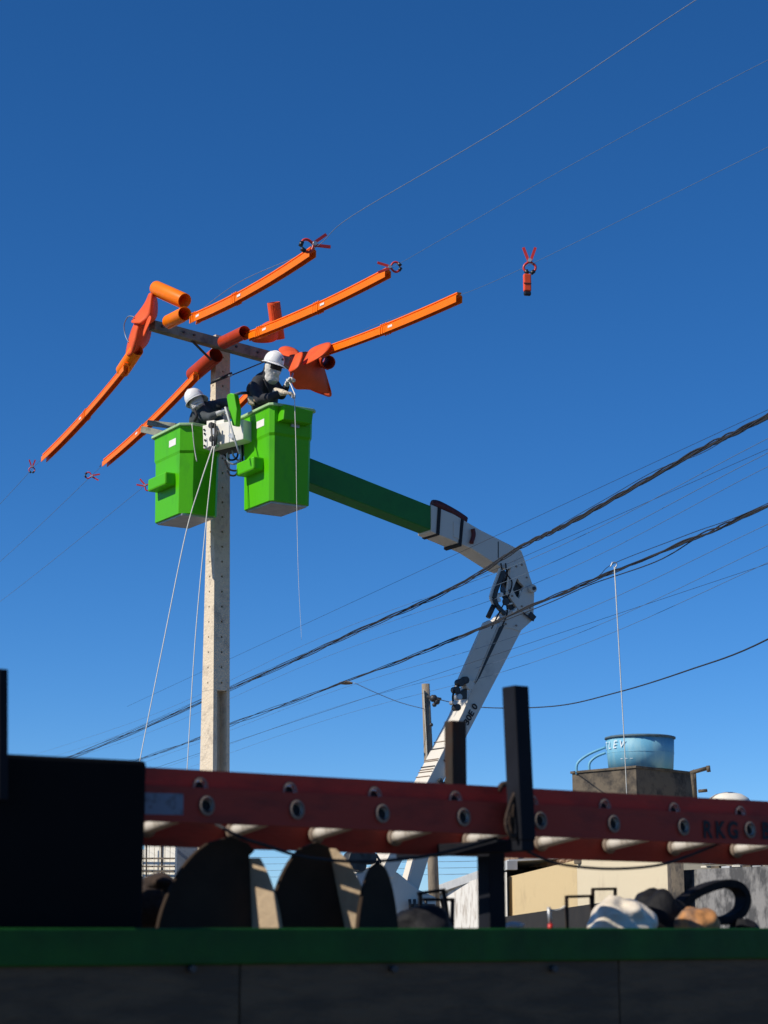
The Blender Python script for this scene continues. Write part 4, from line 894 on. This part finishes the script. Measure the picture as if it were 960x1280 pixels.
# far pole and lamp
fp = thing('far_pole', 'slim weathered far pole rising above the ladder left of the white boom', 'pole', V((at(545, 1150, 58).x, 58, 0)))
mb = MB(); b0 = V((at(546, 1150, 58).x, 58, 0)); t_ = at(532, 855, 58)
mb.tube([b0, at(541, 1080, 58), at(537, 980, 58), t_], [.19, .165, .15, .125], 10); mb.build('shaft', 'wood', fp)
mb = MB(); mb.prism([at(529, 862, 57.8), at(530, 862, 57.8), at(535, 960, 57.8), at(534, 960, 57.8)], (0, .1, 0)); mb.build('cable_duct', 'palewall', fp)
for (x, y, r_) in ((542, 873, .12), (546, 877, .10), (543, 881, .07), (539, 906, .06)):
    mb = MB(); mb.ball(at(x, y, 57.7), r_, 6); mb.build('insulator', 'darksteel', fp)
mb = MB(); mb.tube([at(534, 871, 57.8), at(551, 874, 57.6)], .05, 6); mb.build('bracket', 'darksteel', fp)
sl_ = thing('street_lamp', 'small street lamp head reaching left from the far pole', 'street lamp', at(434, 854, 57))
mb = MB(); mb.tube(curve_pts([at(442, 853, 57), at(470, 866, 57.2), at(500, 878, 57.5), at(530, 886, 57.8)], 5), .012, 6); mb.build('arm', 'paleblue', sl_)
mb = MB(); mb.loft([[at(424 + i * 4.2, 854 - s_y, 57) + V((0, s_x, 0)) for s_x, s_y in ((-.15, .5 * k), (0, 2.4 * k), (.15, .5 * k), (.1, -1.2 * k), (-.1, -1.2 * k))] for i, k in enumerate((.5, 1, 1.2, 1, .5))], smooth=False); mb.build('lamp_head', 'rungwood', sl_)

# ================================================================== NEAR TRUCK WITH LADDER
TD = V((math.cos(R(32)), math.sin(R(32)), 0)); TM = V((-TD.y, TD.x, 0)); TN = -TM
DL = 5.04
def ts(px, py, perp): return on(px, py, EYE + TM * perp, TM)
def tp(s, perp, z): return TD * s + TM * perp + Z * z
def s_of(p): return p.dot(TD)
DS = 4.74
truck = thing('utility_truck', 'dark utility truck bed with green top rail across the bottom of the picture', 'truck', tp(2.5, DS + 1, 0))
zr1 = ts(480, 1160, DS).z; zr0 = ts(480, 1204, DS).z
def tbox(s0, s1, p0, p1, z0, z1, name, m, parent=truck, bevel=.004):
    mb = MB(); mb.box(tp((s0 + s1) / 2, (p0 + p1) / 2, (z0 + z1) / 2), (TD, TM, Z), ((s1 - s0) / 2, (p1 - p0) / 2, (z1 - z0) / 2)); return mb.build(name, m, parent, bevel=bevel)
tbox(-.6, 6.2, DS, DS + .06, zr0, zr1, 'top_rail', 'truckgreen', bevel=.006)
seams = [-.6, .6, s_of(ts(-330, 1240, DS)), s_of(ts(303, 1240, DS)), s_of(ts(778, 1240, DS)), 4.9, 6.2]
seams = sorted(seams)
for i in range(len(seams) - 1):
    tbox(seams[i] + .002, seams[i + 1] - .002, DS + .014, DS + .045, zr0 - .62, zr0 + .02, 'side_panel', 'truckgrey', bevel=.004)
for s_ in seams: tbox(s_ - .02, s_ + .02, DS + .046, DS + .07, zr0 - .62, zr0 - .003, 'panel_post', 'truckgrey')
for x in (238, 690, 490): 
    p = ts(x, 1211, DS + .008); mb = MB(); mb.tube([p - TM * .02, p + TM * .01], .010, 8); mb.build('rivet', 'darksteel', truck)
tbox(-.6, 6.2, DS + 2.0, DS + 2.06, zr0 - .62, zr1 - .12, 'far_side', 'truckgreen')
tbox(-.6, 6.2, DS + .1, DS + 2.0, zr0 - .66, zr0 - .60, 'bed_floor', 'truckgrey')
tbox(-.4, 6.0, DS + .4, DS + .55, .55, zr0 - .66, 'chassis_rail', 'darksteel')
tbox(-.4, 6.0, DS + 1.45, DS + 1.6, .55, zr0 - .66, 'chassis_rail', 'darksteel')
for s_ in (.6, 5.0):
    for q in (DS + .2, DS + 1.85):
        p = tp(s_, q, .45); mb = MB(); mb.tube([p - TM * .12, p + TM * .12], .45, 24); wh_ = mb.build('wheel', 'rubber', truck, bevel=.03)
        mb = MB(); mb.tube([p - TM * .13, p - TM * .11], .25, 18); mb.build('rim', 'steel', wh_)
tbox(-2.6, -.7, DS + .0, DS + 2.0, .6, 2.4, 'cab', 'truckgreen', bevel=.08)
# black cabinet at the left
ce = s_of(ts(182, 1050, DS + .08)); ct = ts(90, 946, DS + .08).z
tbox(.5, ce, DS + .08, DS + .24, zr0 - .6, ct, 'black_cabinet', 'boxblack', bevel=.012)
# rack posts
def post(pa, pb, perp, w_, m, name='rack_post', dpt=.05):
    a = ts(pa[0], pa[1], perp); b = ts(pb[0], pb[1], perp); mb = MB(); hw = TD * (w_ / 2)
    mb.prism([a - hw, a + hw, b + hw, b - hw], TM * dpt); return mb.build(name, m, truck, bevel=.003)
pxm = lambda perp: FPX / (perp / .85)
post((4.5, 836), (4.5, 1000), DS + .02 , .026, 'rackblack')
Wd = 22 / 415 * 1.03
post((652, 857), (661, 1050), DL - .075, .0565, 'rackblack', dpt=.07)
post((574, 901), (575.5, 1058), DL + .62, .062, 'rust', dpt=.05)
post((621, 1048), (623, 1178), DL + .25, .0660, 'rackblack', dpt=.07)
a = ts(660, 1056, DL - .07); b = a + TM * .74 + TD * -.0
mb = MB(); mb.bar(a, b, .05, .038); mb.build('cross_beam', 'rackblack', truck, bevel=.003)
a = ts(597, 1061, DL + .40); mb = MB(); mb.bar(a + TM * -.0 - TD * .05 + TM * .03, a + TD * .06 - TM * .02, .10, .045); mb.build('wood_packer', 'rungwood', truck, bevel=.003)
# second rack post pair further right, out of the picture, carries the ladder's far end
tbox(5.4, 5.46, DL + .1, DL + .17, zr0, 1.90, 'rack_post', 'rackblack'); tbox(5.4, 5.46, DL - .07, DL + .7, 1.86, 1.90, 'cross_beam', 'rackblack')

# ladder: two nested sections
lad = thing('extension_ladder', 'dark red fibreglass extension ladder lying along the truck rack', 'ladder', tp(3, DL + .2, 1.95))
h0 = ts(258, 1007, DL); s0 = s_of(h0); zslope = -.0065
def zl(s): return h0.z + zslope * (s - s0)
NS, S0, S1 = 15, s0 - .3 * 5 - .15, s0 + .3 * 10 - .15
TDl = (TD + Z * zslope).normalized()
def rail(perp, dz, name, zc, hgt=.088, facing=-1):
    mb = MB(); o = tp(S0, perp, zl(S0) + dz - hgt / 2)
    hole_plate(mb, o, Z, TDl, hgt, (S1 - S0), NS, .0205, .006, .5, 8, False, d=TM)
    b_ = tp(S0, perp + .006, zl(S0) + dz - hgt / 2)
    hole_plate(mb, b_, Z, TDl, hgt, (S1 - S0), NS, .0205, 0.0, .5, 8, False, d=TM)
    L = TDl * (S1 - S0)
    for z_ in (-hgt / 2, hgt / 2):      # flanges of the channel
        q = tp(S0, perp, zl(S0) + dz + z_); sg = 1 if z_ > 0 else -1
        a_, b_ = 0.0, .030 * facing
        mb.prism([q, q + TM * b_, q + TM * b_ + Z * .006 * sg, q + Z * .006 * sg + TM * .006 * (1 if facing < 0 else 0)], L)
    return mb.build(name, 'ladder', lad)
GAP = .41; TILT = -.050
rail(DL, 0, 'side_rail', 0, facing=1)
rail(DL + GAP, TILT, 'side_rail', 0, facing=1)
UP = ts(250, 984, DL + .045).z - zl(s_of(ts(250, 984, DL + .045))); US = s_of(ts(250, 984, DL + .045)) - s0
so_, h_save = S0, None
def section(perp0, gap, dz, shift, prot):
    global S0, S1
    s = s0 - .3 * 5 + shift
    a = tp(s, perp0 - prot, zl(s) + dz); b = tp(s, perp0 + gap + .012, zl(s) + dz + TILT * gap / GAP)
    mb = MB(); mb.pipe(a, b, .0195, .0178, 14); r0 = mb.build('rung', 'rung', lad)
    mb = MB(); d = (b - a).normalized(); mb.pipe(a - d * .003, a + d * .004, .0250, .0190, 16); c0_ = mb.build('rung_collar', 'collar', lad); c0_.scale = (1, 1, 1.18)
    mb = MB(); mb.pipe(b - d * .03, b - d * .018, .030, .0175, 14); c1_ = mb.build('rung_collar', 'collar', lad)
    mb = MB(); mb.tube([a + d * .012, a + d * .016], .0176, 12); c2_ = mb.build('hole_shade_disc', 'hole', lad)  # black disc paints the unlit depth of the hollow rung
    for k in range(1, 15):
        for o in (r0, c0_, c1_, c2_): copy_at(o, TDl * .3 * k, lad)
section(DL, GAP, 0, 0, .004)
S0 += US; S1 += US
rail(DL + .045, UP, 'side_rail', 0, facing=1)
rail(DL + GAP + .04, UP + TILT, 'side_rail', 0, facing=1)
section(DL + .045, GAP - .005, UP, US, .003)
S0 -= US; S1 -= US
# sticker and sprayed letters on the near rail
a = [ts(181, 991, DL - .002), ts(229, 992, DL - .002), ts(229, 1019, DL - .002), ts(181, 1018, DL - .002)]
mb = MB(); mb.prism(a, TM * -.0015); mb.build('sticker', 'sticker', lad)
for i, ch_ in enumerate('RKGB'):
    x = (884, 900, 916, 957)[i]
    y = 1038 + i * .5; p = ts(x, y, DL - .002)
    text_mesh(ch_, p, TDl, Z, .056, 'spray', 'lettering', lad, .002, bold=.032, sx=.85)
# rope knotted round the near rack post
rp = thing('tie_rope', 'dark brown rope looped round the ladder beside the tall black post', 'rope', ts(642, 1020, DL - .03))
mb = MB(); mb.tube(curve_pts([ts(650, 978, DL - .03), ts(642, 995, DL - .045), ts(634, 1018, DL - .05), ts(633, 1034, DL - .05), ts(640, 1046, DL - .05), ts(648, 1040, DL - .05), ts(650, 1020, DL - .045), ts(645, 1004, DL - .04), ts(642, 1015, DL - .04), ts(639, 1030, DL - .03)], 6), .0065, 8); mb.build('rope_loop', 'tarpbrown' if 'tarpbrown' in M_ else 'rubble', rp)
mb = MB(); mb.tube(curve_pts([ts(641, 1000, DL - .03), ts(637, 1022, DL - .035), ts(641, 1043, DL - .03)], 6), .0060, 8); mb.build('rope_loop', 'rubble', rp)
mb = MB(); mb.tube(curve_pts([ts(623, 990, DL + .05), ts(627, 982, DL + .05), ts(634, 981, DL + .05), ts(639, 988, DL + .04)], 5), .010, 8); mb.build('rope_knot', 'rubble', rp)
# sagging black cables under the ladder
def tcab(pts, r, label, perp):
    mb = MB(); mb.tube(curve_pts([ts(x, y, perp + dp) for x, y, dp in pts], 8), r, 8); return tag(mb.build('slack_cable', 'rubber'), label, 'cable')
tcab([(270, 1030, .2), (300, 1046, 0), (330, 1056, 0), (380, 1071, 0), (450, 1077, 0), (520, 1072, 0), (570, 1062, 0), (620, 1048, 0)], .0052, 'black cable sagging under the ladder left of the rack post', DL + .05)
tcab([(640, 1052, 0), (665, 1067, 0), (700, 1080, 0), (760, 1086, 0), (820, 1082, 0), (860, 1070, 0), (905, 1052, .02)], .0046, 'black cable sagging under the ladder right of the rack post', DL + .05)

# load in the truck bed
def cover(x0, x1, y1, xa, ya, strip_, perp, label, lit=True):
    """rounded-top cover: flat face coloured dark for shade, folded tan strip for the sunlit part"""
    g = thing('rounded_cover', label, 'cover', ts((x0 + x1) / 2, y1, perp), 'dark rounded covers standing in the truck bed')
    n = 14; L_ = []; 
    def edge(t, side):       # t 0 bottom..1 apex
        y = y1 + (ya - y1) * t; xe = x0 if side < 0 else x1
        return xa + (xe - xa) * math.sqrt(max(0, 1 - t ** 1.5)) * (1 - .0 * t), y
    left = [edge(t / n, -1) for t in range(n + 1)]; right = [edge(t / n, 1) for t in range(n + 1)][::-1]
    if strip_:
        # the fold line draws the shadow edge from high on the right to the foot
        fx0, fy0, fx1 = strip_
        fold = [(fx0 + (fx1 - fx0) * k / 6, fy0 + (y1 - fy0) * k / 6) for k in range(7)]
        body = left + [q for q in right[1:] if q[1] < fy0] + fold
    else: body = left + right[1:]
    mb = MB(); mb.prism([ts(x, y, perp) for x, y in body], TM * .02); mb.build('face', 'covershade', g, bevel=.003)
    mb = MB(); mb.prism([ts(x, y, perp + .024) for x, y in left + right[1:]], TM * .012) if not strip_ else None
    if strip_:
        mb = MB(); rr = [q for q in right if q[1] >= fy0 - .5]; m_ = []
        for i in range(len(rr)):
            t = (rr[i][1] - fy0) / (y1 - fy0); t = max(0, min(1, t)); fx = fx0 + (fx1 - fx0) * t
            w_ = max(.2, rr[i][0] - fx) / 415
            a = ts(fx, rr[i][1], perp - .001); b = ts(rr[i][0], rr[i][1], perp - .001 - w_ * 1.15)
            m_.append([a, b])
        rings = m_
        vs = [p for r in rings for p in r]; o = len(vs); back = [p + TD * .002 + TM * .010 for p in vs]
        fs = []
        for i in range(len(rings) - 1):
            j = 2 * i; fs += [(j, j + 1, j + 3, j + 2), (o + j, o + j + 2, o + j + 3, o + j + 1), (j + 1, o + j + 1, o + j + 3, j + 3), (j, j + 2, o + j + 2, o + j)]
        mb.add(vs + back, fs); mb.build('sunlit_strip', 'cover', g)  # tan strip shaped as the sunlit part of the board
    return g
cover(196, 354, 1172, 290, 1045, (312, 1070, 316), DS + .42, 'largest dark rounded cover next to the black cabinet')
cover(334, 468, 1172, 396, 1052, (411, 1058, 434), DS + .50, 'dark rounded cover second from the black cabinet with a wide sunlit tan strip')
cover(447, 499, 1172, 474, 1077, None, DS + .34, 'narrow all dark rounded cover third from the black cabinet')
def lump(name, m, c, rad, label, cat, seed=0, amp=.25, n=14, flat=None, extra=(), group=None):
    mb = MB(); mb.ball(V((0, 0, 0)), 1.0, n); 
    for i, v in enumerate(mb.v):
        q = noise.noise(v * 1.6 + V((seed, seed * 2, 0))) * amp + noise.noise(v * 4.1 + V((seed, 3, 1))) * amp * .45
        v2 = v * (1 + q); mb.v[i] = V(c) + TD * v2.x * rad[0] + TM * v2.y * rad[1] + Z * v2.z * rad[2]
    o = mb.build(name, m, None, sub=1)
    return tag(o, label, cat, group)
lump('plastic_bag', 'whitebag', ts(775, 1152, DS + .5), (.105, .12, .082), 'crumpled white plastic bag sitting in the truck bed', 'bag', 3, .42)
lump('fabric_bag', 'blackbag', ts(822, 1146, DS + .62), (.085, .12, .095), 'black fabric bag between the white bag and the brown bag', 'bag', 8, .35)
lump('leather_bag', 'brownbag', ts(868, 1158, DS + .5), (.090, .10, .070), 'brown and orange bag in the truck bed inside the black hoop', 'bag', 5, .25)
lump('black_pouch', 'blackbag', ts(930, 1160, DS + .55), (.045, .06, .03), 'small black pouch at the right end of the truck bed', 'pouch', 2, .35)
lump('dark_sack', 'blackbag', ts(528, 1165, DS + .55), (.105, .12, .085), 'dark sack beside the narrow rounded cover', 'sack', 11, .2)
lump('grey_stone', 'fascia', ts(643, 1157, DS + .7), (.03, .04, .014), 'small grey stone just right of the rack post foot', 'stone', 1, .2)
for i, (x, y, r1, r2, m, lab) in enumerate(((188, 1140, .09, .07, 'rubble', 'dark brown sacking heap beside the black cabinet'), (196, 1108, .05, .04, 'rubble', 'small brown bundle on top of the sacking heap'), (212, 1120, .06, .055, 'blackbag', 'dark lump between the sacking and the largest rounded cover'), (200, 1158, .10, .05, 'rubble', 'low brown sacking in front of the largest rounded cover'))):
    lump('sacking', m, ts(x, y, DS + .8 + .03 * i), (r1, .1, r2), lab, 'sacking', 20 + i, .35)
# black hoop (wide webbing belt)
mb = MB(); P_ = [(845, 1140), (858, 1124), (880, 1112), (903, 1106), (920, 1109), (928, 1122), (924, 1138), (910, 1148), (897, 1150)]
cp_ = curve_pts([ts(x, y, DS + .60) for x, y in P_], 6); rings = []
for i, p in enumerate(cp_):
    d = (cp_[min(i + 1, len(cp_) - 1)] - cp_[max(i - 1, 0)]).normalized(); o_ = d.cross(TM).normalized()
    rings.append([p + o_ * .018 + TM * -.03, p + o_ * .018 + TM * .03, p - o_ * .012 + TM * .03, p - o_ * .012 + TM * -.03])
mb.loft(rings, smooth=False); tag(mb.build('hoop_belt', 'blackbag', bevel=.004), 'wide black strap standing up in a hoop behind the brown bag', 'strap')
# angular frames
def frame(name, lst, w_, perp, label, m='darksteel', group=None):
    g = thing(name, label, 'metal frame', ts(lst[0][0], lst[0][1], perp), group)
    for (x0, y0, x1, y1, dp) in lst:
        mb = MB(); mb.bar(ts(x0, y0, perp + dp), ts(x1, y1, perp + dp), w_, w_, TM); mb.build('bar', m, g)
frame('steel_frame', [(522, 1117, 556, 1112.5, 0), (554, 1112, 562, 1160, 0), (525, 1117, 525, 1160, 0), (528, 1124.5, 567, 1124.5, .1), (566, 1123, 565, 1162, .1), (552, 1126, 560, 1150, .1)], .011, DS + .9, 'black steel frame standing behind the dark sack', 'rackblack')
frame('steel_frame', [(707, 1121, 742, 1120, 0), (708, 1121, 709, 1165, 0), (739, 1120, 741, 1165, 0), (740, 1111.5, 770, 1111, .15), (741, 1111, 741, 1165, .15), (769, 1111, 769, 1165, .15)], .010, DS + .95, 'dark square tube frame left of the white bag', 'rust')
sp = thing('short_stake', 'short pale stake with a red foot left of the square tube frame', 'stake', ts(688, 1155, DS + .95))
mb = MB(); mb.tube([ts(686, 1134, DS + .95), ts(688, 1158, DS + .95)], .007, 8); mb.build('stake', 'steel', sp)
mb = MB(); mb.tube([ts(688, 1155, DS + .945), ts(688, 1164, DS + .945)], .010, 8); mb.build('red_foot', 'red', sp)
mb = MB(); mb.tube(curve_pts([ts(686, 1137, DS + .95), ts(692, 1138, DS + .95), ts(700, 1137, DS + .95), ts(706, 1133, DS + .95)], 4), .004, 6); mb.build('cord', 'rope', sp)
